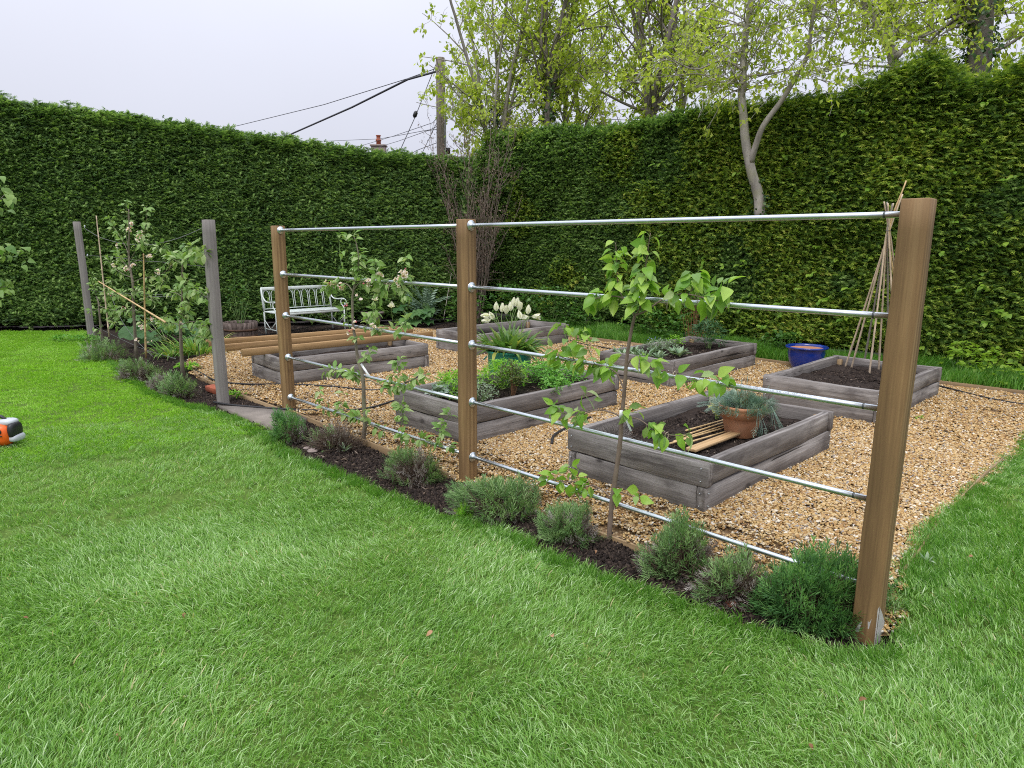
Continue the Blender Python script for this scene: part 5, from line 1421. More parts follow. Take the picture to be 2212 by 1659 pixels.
# plant labels and ties on both trees
def plant_tag(parent, org, a, b, w=.018):
    a, b = np.asarray(a) - org, np.asarray(b) - org; d = unit(b - a); s = unit(np.cross(d, [0, -1.0, .2])) * w / 2; nrm = unit(np.cross(d, s)) * .0012
    V = [a - s, a + s, b + s, b - s, a - s + nrm, a + s + nrm, b + s + nrm, b - s + nrm]
    MB().add(np.array(V), [(0, 1, 2, 3), (7, 6, 5, 4), (0, 4, 5, 1), (1, 5, 6, 2), (2, 6, 7, 3), (3, 7, 4, 0)]).build('plant_tag', M['tag'], parent)
plant_tag(apple, aorg, AW(780, 786, .035), AW(797, 812, .04)); plant_tag(pear, porg, AW(1343, 894, .02) if False else PW(1342, 886, .03), PW(1341, 904, .03), .02); plant_tag(pear, porg, PW(1350, 900, .03), PW(1363, 931, .03), .012)
def tie(parent, org, W, px, py, r=.018):
    c = W(px, py) - org
    MB().add(*tube_geo([c + np.array([r * math.cos(a) * .7, r * math.cos(a) * .7, r * math.sin(a)]) for a in np.linspace(0, 12, 26)] + [c + [.003, -.01, -.03], c + [.006, -.01, -.05]], .0018, 4)).build('string_tie', M['twine'], parent)
for p in ((1304, 646), (1439, 650), (1505, 640), (1378, 790), (1458, 809), (1548, 831), (1222, 890), (1440, 941), (1262, 1050)): tie(pear, porg, PW, *p)
for p in ((720, 612), (838, 616), (822, 710), (726, 800), (826, 832), (866, 834), (700, 882), (905, 950)): tie(apple, aorg, AW, *p)

# ------------------------------------------------------------------ left fruit trees between the grey posts
def sapling(label, trunk, branches, seed, size, blossoms, off, trunk_r=(.022, .008), dense=1.0):
    t, org, W = espalier('apple_sapling', label, 'fruit tree', trunk, branches, 'bark_apple', None, seed, size, Q1, Q2, off=off, hang=.3, tuft=4, trunk_r=trunk_r, more=1.5, parts=False, single=M['apple_foliage'], petiole=.035)
    t['group'] = 'fruit trees between the grey posts'
    for i, (px, py, n) in enumerate(blossoms): blossom_cluster(t, org, W(px, py, .04), n, seed * 10 + i, .2 if n < 9 else .1)
    return t
sapling('small left fruit tree beside the far grey post and tall cane', [(221, 733), (217, 700), (213, 656), (208, 640)],
    [([(214, 665), (225, 640), (250, 640), (262, 645)], .006, 34, (.1, 1)), ([(214, 668), (200, 672), (185, 668)], .005, 16, (.2, 1)), ([(213, 660), (235, 668), (260, 672), (300, 670)], .006, 46, (.1, 1)), ([(208, 640), (206, 625), (198, 605), (200, 596)], .004, 24, (.2, 1)), ([(210, 650), (238, 620), (244, 605)], .004, 20, (.3, 1)), ([(219, 715), (205, 722), (228, 700)], .003, 10, (.3, 1)), ([(230, 668), (240, 690), (252, 705)], .004, 18, (.2, 1))],
    101, .085, [(270, 666, 4), (240, 636, 4)], .02)
sapling('middle fruit tree of the left row, tallest and covered in blossom', [(294, 762), (291, 710), (288, 661), (287, 613), (281, 580), (278, 549), (279, 500), (278, 452)],
    [([(281, 560), (270, 530), (256, 505), (245, 490), (236, 472)], .005, 36, (.2, 1)), ([(282, 560), (300, 530), (312, 505), (316, 475), (316, 445)], .005, 34, (.2, 1)), ([(278, 540), (272, 500), (275, 470), (272, 440)], .004, 26, (.3, 1)), ([(287, 610), (310, 600), (345, 595), (372, 572)], .005, 22, (.2, 1)), ([(286, 600), (262, 590), (240, 572), (232, 560)], .005, 34, (.2, 1)),
     ([(284, 585), (262, 560), (255, 545)], .004, 26, (.2, 1)), ([(283, 570), (320, 550), (345, 540), (352, 535)], .004, 24, (.3, 1)), ([(288, 640), (300, 625), (330, 622)], .004, 20, (.2, 1)), ([(289, 660), (312, 650), (322, 640), (335, 655)], .004, 22, (.2, 1)), ([(288, 640), (265, 636), (248, 634)], .004, 22, (.2, 1)), ([(292, 690), (318, 700), (345, 690), (362, 680)], .004, 22, (.2, 1)), ([(370, 574), (352, 610), (345, 632)], .003, 9, (.3, 1))],
    102, .08, [(279, 497, 7), (303, 505, 9), (285, 486, 6), (287, 574, 8), (275, 582, 8), (255, 530, 6), (324, 553, 8), (248, 573, 5), (343, 589, 4), (371, 573, 4), (300, 515, 6), (330, 690, 6), (306, 705, 5), (295, 735, 4), (320, 735, 3)], .03)
sapling('right fruit tree of the left row, leafy, beside the near grey post', [(393, 785), (391, 740), (390, 696), (393, 656), (394, 620), (394, 562)],
    [([(394, 570), (378, 562), (368, 556)], .005, 30, (.1, 1)), ([(394, 568), (412, 556), (430, 552), (443, 548)], .005, 44, (.1, 1)), ([(394, 565), (402, 545), (415, 535)], .004, 26, (.2, 1)), ([(392, 640), (378, 632), (366, 634)], .005, 24, (.1, 1)), ([(393, 638), (415, 626), (435, 634), (450, 645)], .005, 38, (.1, 1)), ([(393, 625), (400, 612), (408, 606)], .003, 16, (.2, 1)), ([(391, 650), (410, 655), (396, 662)], .003, 12, (.2, 1)),
     ([(391, 705), (375, 698), (362, 705), (350, 700)], .005, 36, (.1, 1)), ([(391, 702), (412, 695), (435, 700), (455, 712)], .005, 50, (.1, 1)), ([(391, 700), (400, 680), (405, 672)], .003, 16, (.2, 1)), ([(391, 735), (420, 725), (450, 735)], .004, 24, (.2, 1))],
    103, .09, [(368, 557, 4), (371, 574, 3), (392, 694, 2)], .03)

# ------------------------------------------------------------------ lavender and other border plants
def shoot_tpl(seed, L=.105, nl=7, ll=.046, lw=.0056, spreadv=.75):
    g = np.random.default_rng(seed); V, F = [], []
    for i in range(nl):
        t = (i + .3) / nl
        for s in (0, PI):
            a = (i % 2) * PI / 2 + s + g.normal(0, .3); e = spreadv * (1.15 - .75 * t)
            d = np.array([math.cos(e), math.sin(e) * math.cos(a), math.sin(e) * math.sin(a)]); sd_ = unit(np.cross(d, [.2, .3, 1.0]))
            p = np.array([L * t, 0, 0]); l = ll * (1 - .35 * t) * g.uniform(.8, 1.2); b = len(V)
            V += [p, p + d * l * .45 - sd_ * lw / 2, p + d * l, p + d * l * .45 + sd_ * lw / 2]; F.append((b, b + 1, b + 2, b + 3))
    return np.array(V), np.array(F)
shoots = [shoot_tpl(700 + i) for i in range(4)]
def lavender(label, px, py, rx, h, n, seed, green='lav', grey=.3, brown=.3, dense=1.0, sc=1.0, fine=1.0, woody_low=True, green_side=None):
    """low shrub: rounded dome of narrow-leaved shoots over dry woody stems"""
    g = np.random.default_rng(seed); c = on_ground(px, py); c[2] -= .03
    t = thing('lavender_bush', label, 'lavender', c, 0, 'lavender bushes along the border')
    mg, mb, mw = MB(), MB(), MB()
    a = g.random(n) * 2 * PI; el = np.arccos(g.random(n) ** .8); el = np.clip(el, 0, 1.62)
    bx = rx * np.sin(el) * np.cos(a); by = rx * .85 * np.sin(el) * np.sin(a); bz = h * np.cos(el)
    k = 1 + .42 * (fbm(bx / rx * 1.7 + seed * 5.3, by / rx * 1.7 + bz / h, 2) - .5) * 2; k = k * g.uniform(.82, 1.1, n)
    P = np.stack([bx, by, bz], -1) * k[:, None]
    D = unit(np.stack([np.cos(a) * np.sin(el), np.sin(a) * np.sin(el), np.cos(el) * .8 + .45], -1) + g.normal(0, .34, (n, 3)) + np.array([.12 * math.sin(seed * 2.1), .12 * math.cos(seed * 1.3), 0]))
    L = .10 * sc
    base = P - D * L * .9; base[:, 2] = np.maximum(base[:, 2], .01)
    zrel = np.clip(P[:, 2] / h, 0, 1)
    fld = fbm(P[:, 0] / rx * 1.6 + seed * 3.1, P[:, 1] / rx * 1.6 + P[:, 2] / h * 1.2, 2)
    isg = fld + .25 * (zrel - .5) * (1 if woody_low else 0) > np.quantile(fld, grey)
    if green_side is not None: isg = (np.cos(a) * green_side[0] + zrel * green_side[1] + g.normal(0, .3, n)) > green_side[2]
    for q in range(4):
        kk = (np.arange(n) % 4 == q)
        if (kk & isg).any(): spread(mg, shoots[q], frames(D[kk & isg], [0, 0, 1]), base[kk & isg], sc * g.uniform(.75, 1.2, (kk & isg).sum()), 0)
        if (kk & ~isg).any(): spread(mb, shoots[q], frames(D[kk & ~isg], [0, 0, 1]), base[kk & ~isg], sc * .75 * g.uniform(.7, 1.1, (kk & ~isg).sum()), 0)
    m = int(n * .55 * (1 + brown))
    for i in range(m):
        j = g.integers(0, n); e = P[j] * g.uniform(.75, 1.0 + .08 * brown); s = np.array([e[0] * .15, e[1] * .15, 0]) + g.normal(0, .012, 3) * [1, 1, 0]
        mid = (s + e) / 2 + np.array([e[0], e[1], 0]) * .16 + g.normal(0, .015, 3)
        mw.add(*tube_geo([s, mid, e], [.0028, .0018, .0009], 3, False), 0, g.random())
    if brown > .8:
        for i in range(int(n * brown)):
            j = g.integers(0, n); s0 = P[j] * .5; e = P[j] * g.uniform(.85, 1.05) + g.normal(0, .03, 3)
            mw.add(*tube_geo([s0, (s0 + e) / 2 + g.normal(0, .012, 3), e], [.0016, .0013, .0008], 3, False), 0, g.random())
    if mg.n: stuffed(mg.build('foliage', M[green], t))
    if mb.n: stuffed(mb.build('dry_foliage', M['lav_grey'], t))
    stuffed(mw.build('woody_stems', M['lav_brown'], t))
    return t
def pxr(px, py, wpx): p = on_ground(px, py); return wpx * float(np.hypot(p[0], p[1])) / FPX / 2
L_ = lambda lb, px, py, w, hm, n, seed, **k: lavender(lb, px, py, pxr(px, py, w) * 1.14, hm * .94, int(n * 1.2), seed, **k)
L_('first lavender from the far grey post, green brown and low', 225, 775, 82, .30, 210, 1, grey=.35, brown=.6, sc=1.3)
L_('second lavender in the left row, brownish with green tips', 302, 815, 84, .28, 220, 2, grey=.55, brown=.9, sc=1.3)
L_('third lavender in the left row, small and silvery grey', 346, 835, 46, .22, 140, 3, grey=.95, brown=.4, sc=1.2)
L_('fourth lavender of the left row, green on top, left of the near grey post', 386, 853, 70, .27, 210, 4, grey=.25, brown=.6, sc=1.2, green_side=(0, 1, .45))
L_('small dense green lavender at the foot of the left brown post', 622, 948, 80, .29, 300, 5, green='lav_dark', grey=.2, brown=.2, green_side=(-1, .8, -.15))
L_('brown dry lavender with hardly any green behind the apple trunk', 728, 962, 100, .25, 120, 6, grey=.6, brown=3.4, green_side=(-1, .0, .75))
L_('grey lavender with a green front right of the apple trunk', 900, 1030, 122, .25, 330, 7, grey=.62, brown=.9)
L_('wide lavender with pale green top against the middle brown post', 1086, 1102, 190, .245, 560, 8, grey=.12, brown=.7, green_side=(0, 1, .30))
L_('greyish lavender left of the pear trunk with green sprigs', 1228, 1155, 140, .21, 380, 9, grey=.45, brown=.7)
L_('tall twiggy lavender right of the pear trunk, grey and light green', 1466, 1228, 150, .26, 430, 10, grey=.40, brown=.9)
L_('straggly brown lavender between the twiggy and the deep green bushes', 1580, 1280, 165, .23, 360, 11, grey=.62, brown=1.4)
L_('dense deep green lavender at the foot of the right brown post', 1748, 1318, 222, .30, 900, 12, green='lav_dark', grey=.05, brown=.2, sc=1.15)
L_('light green sprig of lavender in front of the middle brown post', 1003, 1118, 40, .12, 60, 13, green='herb', grey=.05, brown=.2, sc=.8)

def bushy(name, label, cat, c, rx, ry, h, n, leaf, mat, seed, up=.6, stem='green_stem', zlow=.15, size=1.0, group=None, parent=None, tuft=1, hang=0.0, nst=None):
    """leafy plant: leaves through the whole volume of an uneven dome, on thin stems"""
    g = np.random.default_rng(seed)
    t = thing(name, label, cat, c, 0, group)
    m = n // tuft; a = g.random(m) * 2 * PI; q = g.random(m) ** .5; z = zlow + (1 - zlow) * g.random(m) ** .7
    env = np.sqrt(np.clip(1 - (z * .92) ** 2.2, .05, 1)) * (1 + .35 * (fbm(np.cos(a) * 1.5 + seed, np.sin(a) * 1.5 + z * 2, 2) - .5) * 2)
    P = np.stack([rx * q * env * np.cos(a), ry * q * env * np.sin(a), h * z * (1 + .25 * (fbm(np.cos(a) * q * 2 + seed, np.sin(a) * q * 2, 2) - .5) * 2)], -1)
    D0 = np.stack([np.cos(a) * q, np.sin(a) * q, np.full(m, up)], -1)
    PP, DD = [], []
    for k in range(tuft):
        th = 2 * PI * k / tuft + g.random(m) * .6
        D = unit(D0 * .6 + np.stack([np.cos(th), np.sin(th), np.full(m, .25 - hang)], -1) * (.9 if tuft > 1 else .5) + g.normal(0, .35, (m, 3))); PP.append(P); DD.append(D)
    PP, DD = np.concatenate(PP), np.concatenate(DD)
    mb = MB(); spread(mb, leaf, frames(DD, np.array([0, 0, 1.0]) + g.normal(0, .3, DD.shape)), PP, size * g.uniform(.6, 1.15, len(PP)), 0, np.clip(g.normal(.45, .22, len(PP)) + .15 * np.repeat(z[None], tuft, 0).ravel(), 0, 1))
    stuffed(mb.build('foliage', mat if not isinstance(mat, str) else M[mat], t))
    mw = MB()
    for i in range(nst or max(8, m // 14)):
        j = g.integers(0, m); s = P[j] * [.25, .25, 0]; mw.add(*tube_geo([s, (s + P[j]) / 2 + [0, 0, .02], P[j]], [.004, .003, .0015], 4, False), 0)
    stuffed(mw.build('stems', M[stem], t))
    return t
nl = lambda L, W, n=2, c=.5: leaf_geo(L, W, .25, c, n)
# herb bed B
B_ = lambda u, v, z=.235: in_bed('B', u, v, z)
bushy('herb_clump', 'fresh lime green herb clump at the left end of the herb bed', 'herb', B_(.70, .22), .20, .26, .20, 900, nl(.055, .013), 'herb', 801, tuft=4)
bushy('herb_clump', 'taller lime green herb clump behind the middle brown post', 'herb', B_(.62, .50), .30, .30, .25, 1300, nl(.06, .014), 'herb', 802, tuft=4)
bushy('sage_clump', 'small pale rosette with broad whitish leaves in the herb bed', 'herb', B_(.66, .12), .10, .10, .10, 60, nl(.07, .045, 3), 'silver', 803)
bushy('thyme_clump', 'low grey green bushy herb in the herb bed right of the post', 'herb', B_(.36, .22), .22, .24, .15, 900, nl(.022, .011), 'grey_green', 804, tuft=3)
bushy('peony', 'dark bronze green peony rising from the middle of the herb bed', 'plant', B_(.30, .40), .15, .15, .29, 420, nl(.062, .017), 'bronze', 805, tuft=3, stem='red_stem', zlow=.3)
bushy('geranium_clump', 'spreading mid green cut leaved clump at the far end of the herb bed', 'plant', B_(.42, .74), .36, .44, .20, 2000, nl(.048, .016), 'geranium', 806, tuft=5, up=.7)
bushy('geranium_clump', 'low cut leaved green clump along the right side of herb bed', 'plant', B_(.18, .62), .16, .34, .14, 700, nl(.045, .015), 'geranium', 807, tuft=5, up=.7)
bushy('yellow_flowers', 'small yellow flower heads above the herb bed clump', 'flower', B_(.62, .84, .36), .10, .05, .06, 60, nl(.022, .014), 'yellow', 808)
# bed E: silver leaved rosettes, dark narrow plant
sl_me = leaf_variants(4, .105, .036, 'leaf', leaf_mat('woolly_leaf', [(0, (.15, .24, .13)), (1, (.33, .42, .27))], .2, .6, rand=True), 23, fold=(.3, .6), curl=(.2, .9))
def rosette(label, c, n, s, seed, group='woolly silver plants in the raised bed', mes=sl_me, name='lambs_ear', cat='plant', up=1.1):
    g = np.random.default_rng(seed); c = np.asarray(c, float); t = thing(name, label, cat, c, 0, group)
    for i in range(n):
        a = i * 2.4 + g.normal(0, .2); e = g.uniform(.25, 1.1); d = np.array([math.cos(a) * math.sin(e), math.sin(a) * math.sin(e), math.cos(e)])
        put_leaf(mes[i % len(mes)], t, c, c + [math.cos(a) * .012, math.sin(a) * .012, .02 * g.random()], d, np.array([-d[0], -d[1], .5]), s * g.uniform(.7, 1.15))
    return t
rl = [(.90, .10, 'leftmost silver rosette at the near end of its bed'), (.74, .06, 'silver rosette second from the left at the front of its bed'), (.60, .09, 'silver rosette in the thick of the front clump'), (.46, .05, 'silver rosette near the middle of the front plank'), (.78, .18, 'silver rosette behind the leftmost ones'), (.56, .19, 'silver rosette behind the front clump'), (.36, .14, 'silver rosette close to the near corner of its bed'), (.30, .32, 'single upright silver rosette nearest the right plank'), (.45, .36, 'silver rosette left of the single upright one'), (.68, .34, 'silver rosette among the grey foliage at the back')]
for i, (u, v, lb) in enumerate(rl): rosette(lb, in_bed('E', u, v, .25), 14, 1.25 if i != 7 else 1.5, 820 + i)
bushy('catmint_clump', 'soft grey green clump with blue specks behind the silver rosettes', 'plant', in_bed('E', .72, .42, .24), .24, .28, .15, 700, nl(.03, .014), 'grey_green', 831, tuft=3)
bushy('blue_flowers', 'few small blue flowers at the left rim of the silver leaf bed', 'flower', in_bed('E', .86, .45, .36), .12, .2, .05, 26, nl(.018, .012), 'blue_flower', 832)
bushy('spurge', 'dark narrow leaved bushy plant at the back of silver leaf bed', 'plant', in_bed('E', .42, .76, .24), .28, .28, .36, 760, nl(.085, .014, 3, .8), 'euph', 833, tuft=5, up=.8)
bushy('golden_herb', 'low yellow green herb cushion left of the dark narrow leaved plant', 'plant', in_bed('E', .84, .70, .25), .16, .16, .14, 520, nl(.022, .014), 'herb', 834, tuft=3)
rs = at_y(1500, 745, 10.35); 
bushy('hydrangea', 'leafy shrub with reddish stems behind the silver leaf bed', 'shrub', (rs[0], 10.35, .0), .42, .38, 1.08, 520, nl(.07, .04, 3), 'under', 835, tuft=2, stem='red_stem', zlow=.42, nst=40)
# bed D twigs, bed A dead lavender and lettuce
for i, (u, v) in enumerate(((.5, .75), (.3, .8))):
    c = in_bed('D', u, v, .17); o = cane(c, c + [.01, .0, .22 - .06 * i], .004, M['bamboo_grey'], 'marker_stick'); tag(o, ('taller' if i == 0 else 'shorter') + ' thin marker stick in the rear empty bed', 'stick')
g = np.random.default_rng(55); c = in_bed('A', .80, .12, .205); t = thing('dried_lavender', 'dried grey dome of dead lavender in the near bed behind pear trunk', 'lavender', c); mw = MB()
for i in range(520):
    a, e = g.random() * 6.28, g.random() ** .6 * 1.45; d = np.array([math.cos(a) * math.sin(e), math.sin(a) * math.sin(e), math.cos(e)]); r0 = .15 * g.uniform(.7, 1.1)
    mw.add(*tube_geo([d * .02, d * r0 * .6 + g.normal(0, .012, 3), d * r0 + g.normal(0, .012, 3) + [0, 0, .01]], [.0018, .0013, .0008], 3, False), 0, g.random())
stuffed(mw.build('dry_stems', M['lav_grey'], t))
bushy('small_weed', 'tiny silvery seedling on the soil beside the dried lavender', 'plant', in_bed('A', .55, .12, .21), .05, .05, .06, 40, nl(.03, .006), 'silver', 840)
lq = at_z(1548, 905, .22); bushy('lettuce', 'pale yellow bolting lettuce left of the terracotta pot', 'plant', lq, .05, .05, .13, 46, nl(.05, .035, 3), 'yellow', 841)
# blue-green pinks in the terracotta pot
g = np.random.default_rng(60); pc = tcq + [0, 0, .215]; t = thing('dianthus', 'blue green spiky pinks spilling over the terracotta pot', 'plant', pc); t.scale = (1.25,) * 3; mb, ms = MB(), MB()
tp2 = [shoot_tpl(900 + i, .075, 7, .05, .0042, .75) for i in range(3)]
n = 330; a = g.random(n) * 6.28; q = np.sqrt(g.random(n)); Pn = np.stack([.175 * q * np.cos(a), .175 * q * np.sin(a), .055 * (1 - q * q) - .015 * q], -1); Dn = unit(np.stack([np.cos(a) * q * 1.2, np.sin(a) * q * 1.2, np.full(n, .75)], -1) + g.normal(0, .3, (n, 3)))
for k in range(3): kk = np.arange(n) % 3 == k; spread(mb, tp2[k], frames(Dn[kk], [0, 0, 1]), Pn[kk] - Dn[kk] * .03, g.uniform(.7, 1.15, kk.sum()), 0)
for (dx, dy, dz, b) in ((.20, .03, -.03, 9), (.17, -.12, -.10, 12), (-.24, .02, .02, 8), (.05, -.19, -.09, 6), (.25, .10, .02, 7)):
    for k in range(b):
        e = np.array([dx, dy, dz]) * g.uniform(.75, 1.15) + g.normal(0, .018, 3); ms.add(*tube_geo([(dx * .45, dy * .45, .02), np.array([dx * .8, dy * .8, .03]), e], [.0016, .0014, .001], 3, False), 0)
        spread(mb, shoots[k % 4], frames(e - [dx * .6, dy * .6, .05], [0, 0, 1]), np.array([e * .85]), .45, 0)
for k in range(160): a_ = g.random() * 6.28; e = np.array([.05 * math.cos(a_) + .02, .04 * math.sin(a_) + .02, .03 + .075 * g.random()]); ms.add(*tube_geo([(.02 + .02 * math.cos(a_), .02 + .02 * math.sin(a_), 0), e], [.0013, .0008], 3, False), 1)
for (x, y, z) in ((.02, .0, .20), (-.01, .02, .17), (.16, .02, .13), (.20, -.02, .10)): ms.add(*tube_geo([(x * .5, y, .02), (x * .8, y, z * .6), (x, y, z)], [.0016, .0013, .0016], 4), 0)
stuffed(mb.build('foliage', M['dianthus'], t)); stuffed(ms.build('dry_stems', [M['dianthus'], M['straw']], t))

# ------------------------------------------------------------------ tulips
pet = []
for i in range(3):
    mb = MB(); mb.add(*leaf_geo(.075, .044, .75, -.42 + .1 * i, 5, shape=[.35, .9, 1.0, .85, .5, .02])); pet.append(mb.mesh('petal', M['tulip'], True))
tl_me = []
for i in range(4):
    mb = MB(); mb.add(*leaf_geo(.34, .055, .45, .5 + .45 * i, 7, shape=[.5, .8, .95, 1, .85, .65, .4, .02])); tl_me.append(mb.mesh('leaf', leaf_mat('tulip_leaf_single', [(0, (.08, .19, .05)), (.8, (.19, .31, .07)), (1, (.40, .42, .10))], .35, .42, rand=True), True))
def tulip(label, base, head, aim, seed, opn=.25, nleaf=2, s=1.0):
    g = np.random.default_rng(seed); base = np.array(base, float); head = np.array(head, float); t = thing('tulip', label, 'tulip', base, 0, 'white tulips'); aim = unit(np.array(aim, float))
    bend = head - aim * .05
    MB().add(*tube_geo(poly_smooth([(0, 0, 0), (base * .35 + bend * .65 - base) * [1, 1, 1] + [0, 0, .03], bend - base, head - base], 5), [.0035] * 11 + [.003] * 5, 6)).build('stem', M['green_stem'], t, True)
    side = unit(np.cross(aim, [.3, .9, .2])); side2 = np.cross(aim, side)
    for k in range(6):
        a = k * PI / 3 + g.normal(0, .1); rad = side * math.cos(a) + side2 * math.sin(a); e = (opn if k % 2 else opn * .6)
        d = unit(aim + rad * e); put_leaf(pet[k % 3], t, base, head + rad * .012 - aim * .008, d, -rad, s * g.uniform(.95, 1.05), 'petal')
    for k in range(nleaf):
        a = g.random() * 6.28; d = np.array([math.cos(a) * .5, math.sin(a) * .5, 1.0]); put_leaf(tl_me[g.integers(0, 3)], t, base, base + [0, 0, .0], d, np.array([-math.cos(a), -math.sin(a), .4]), g.uniform(.8, 1.1))
    return t
TY = 7.5
tul = [((1072, 664), (0, 0, 1), .2, 'tulip standing first from left in the upright white cluster'), ((1085, 667), (.12, 0, 1), .25, 'second upright tulip from left, partly hidden by its neighbours'), ((1094, 671), (.05, -.3, 1), .3, 'lowest of the upright tulips in the thick of the cluster'), ((1103, 664), (0, .1, 1), .22, 'upright tulip in the middle of the white cluster'), ((1110, 654), (.05, 0, 1), .2, 'tallest white tulip of the tub'), ((1117, 655), (.18, 0, 1), .25, 'upright tulip just right of the tallest'), ((1123, 664), (.1, -.1, 1), .45, 'open upright tulip with spread petals right of the tallest'), ((1141, 671), (.12, 0, 1), .2, 'single upright tulip standing apart to the right'), ((1051, 682), (-1, -.2, .08), .2, 'upper of two tulips flopping left'), ((1052, 692), (-1, -.35, -.1), .25, 'lower of two tulips flopping left'), ((1063, 684), (-.5, 0, .9), .15, 'slim closed tulip leaning left beside the flopped pair'), ((1131, 685), (1, -.2, -.12), .3, 'tulip drooping sideways under the apart one'), ((1123, 682), (-.2, .2, .9), .15, 'small closed tulip half hidden behind the drooping one'), ((1156, 684), (.8, -.4, .1), .6, 'wide open tulip nodding at the far right of the tub')]
g = np.random.default_rng(61)
for i, (hp, aim, opn, lb) in enumerate(tul):
    hy = TY + g.uniform(-.12, .10); h_ = at_y(*hp, hy) - unit(np.array(aim, float)) * .03; a = g.random() * 6.28; b_ = tq + [.12 * math.cos(a) + (h_[0] - tq[0]) * .35, .12 * math.sin(a), .435]
    tulip(lb, b_, h_, aim, 870 + i, opn, 2, 1.35)
mt = thing('tulip_foliage', 'mass of strappy arching tulip leaves filling the turquoise tub', 'plant', tq + [0, 0, .435]); g = np.random.default_rng(62)
for i in range(180):
    a = g.random() * 6.28; q = .22 * math.sqrt(g.random()); e = g.uniform(.15, .95) * (.5 + q / .22 * .6); p = tq + [q * math.cos(a), q * math.sin(a), .435]; d = np.array([math.cos(a) * math.sin(e), math.sin(a) * math.sin(e), math.cos(e)])
    put_leaf(tl_me[g.integers(0, 4)], mt, tq + [0, 0, .435], p, d, np.array([-math.cos(a), -math.sin(a), .5]) + g.normal(0, .2, 3), g.uniform(.6, 1.05))
for i, (hp, lb) in enumerate((((810, 648), 'white star shaped flower before the hedge right of the bench'), ((845, 663), 'lower white star shaped flower left of the silver cardoon'))):
    h_ = at_y(*hp, 12.9); tulip(lb, (h_[0] + .02, 13.0, .0), h_, (.2, -.8, .6), 890 + i, 1.1, 2, 1.5)

# ------------------------------------------------------------------ plants below the hedges
def jag_leaf(name, L, W, n, mat, seed, lobes=True):
    g = np.random.default_rng(seed); mb = MB(); xs = np.linspace(0, L, n + 1)
    for k in range(n):
        for s in (-1, 1):
            w = W * math.sin(PI * (.12 + .8 * k / n)) * g.uniform(.75, 1.1); p = np.array([xs[k], 0, -.25 * xs[k] ** 2 / L]); d = unit(np.array([.75, s * .9, -.12])); V, F = leaf_geo(w, w * .38, .2, .5, 2); mb.add(V @ frames(d, [0, 0, 1])[0].T + p, F, 0)
    mb.add(*tube_geo([(x, 0, -.25 * x * x / L) for x in xs], np.linspace(.008, .003, n + 1), 4)); return mb.mesh(name, mat, True)
jl = [jag_leaf('leaf', .62, .16, 9, M['cardoon'], 40 + i) for i in range(3)]
cp_ = at_z(922, 694, 0); cc = np.array([cp_[0] + .05, cp_[1] - .35, 0]); t = thing('cardoon', 'silver jagged leaved cardoon below the hedge left of middle brown post', 'plant', cc); g = np.random.default_rng(63)
for i in range(34):
    a = g.random() * 6.28; e = g.uniform(.15, 1.0); d = np.array([math.cos(a) * math.sin(e), math.sin(a) * math.sin(e), math.cos(e)]); put_leaf(jl[i % 3], t, cc, cc + [0, 0, g.uniform(0, .35)], d, np.array([-d[0], -d[1], .6]), g.uniform(.65, 1.1))
mb = MB(); N_c = 9; V = [(0, 0, 0)]; 
def big_leaf(r, seed):
    g = np.random.default_rng(seed); mb = MB(); k = 18; V = [(.0, 0, .02)]
    for ring in (.45, 1.0):
        for i in range(k):
            a = -2.7 + 5.4 * i / (k - 1); rr = r * ring * (1 + .12 * math.sin(i * 2.3 + seed)); V.append((rr * math.cos(a) + r * .5, rr * math.sin(a), .03 * math.sin(i * 1.9) * ring - .12 * r * ring))
    F = [(0, 1 + i, 2 + i) for i in range(k - 1)] + [(1 + i, 1 + k + i, 2 + k + i, 2 + i) for i in range(k - 1)]
    return mb.add(np.array(V), F).mesh('leaf', M['rhubarb'], True)
bl_ = [big_leaf(.15, i) for i in range(3)]
def rhubarb(label, c, n, s, seed, R_=.35):
    g = np.random.default_rng(seed); c = np.array(c, float); t = thing('rhubarb', label, 'plant', c, 0, 'broad leaved plants below the hedges'); mw = MB()
    for i in range(n):
        a = g.random() * 6.28; q = R_ * math.sqrt(g.random()); p = c + [q * math.cos(a), q * math.sin(a) * .7, .12 + .28 * g.random() * s]; d = np.array([math.cos(a), math.sin(a), -.25]); put_leaf(bl_[i % 3], t, c, p, d, np.array([.0, -.45, 1.0]) + g.normal(0, .2, 3), s * g.uniform(.7, 1.1)); mw.add(*tube_geo([(0, 0, 0), p - c], [.008, .005], 5), 0)
    stuffed(mw.build('stalks', M['green_stem'], t))
rq = at_z(893, 700, 0); rhubarb('rhubarb with crinkled round leaves left of the silver cardoon', (rq[0], rq[1] - .25, 0), 17, 1.0, 64)
r2 = on_ground(335, 745); rhubarb('broad dark leaved plant behind the left fruit trees', (r2[0] + .1, r2[1] + .2, 0), 22, 1.1, 65, .6)
# day lilies by the near grey post
def strappy(label, c, n, L, mat, seed, name='day_lily', rx=.2):
    g = np.random.default_rng(seed); c = np.array(c, float); t = thing(name, label, 'plant', c); mb = MB()
    for i in range(n):
        a = g.random() * 6.28; q = rx * math.sqrt(g.random()); V, F = leaf_geo(L * g.uniform(.6, 1.1), .022, .4, g.uniform(.8, 2.0), 6, shape=[.8, 1, 1, .9, .7, .4, .02]); e = g.uniform(.1, .6); d = np.array([math.cos(a) * math.sin(e), math.sin(a) * math.sin(e), math.cos(e)])
        mb.add(V @ frames(d, [-math.cos(a), -math.sin(a), .5])[0].T + [q * math.cos(a), q * math.sin(a), 0], F, 0, g.random())
    stuffed(mb.build('foliage', M[mat], t))
dl = on_ground(420, 765); strappy('clump of pale green strappy day lily leaves left of the near grey post', dl + [.0, .15, 0], 150, .42, 'tulip_leaf', 66, rx=.32)
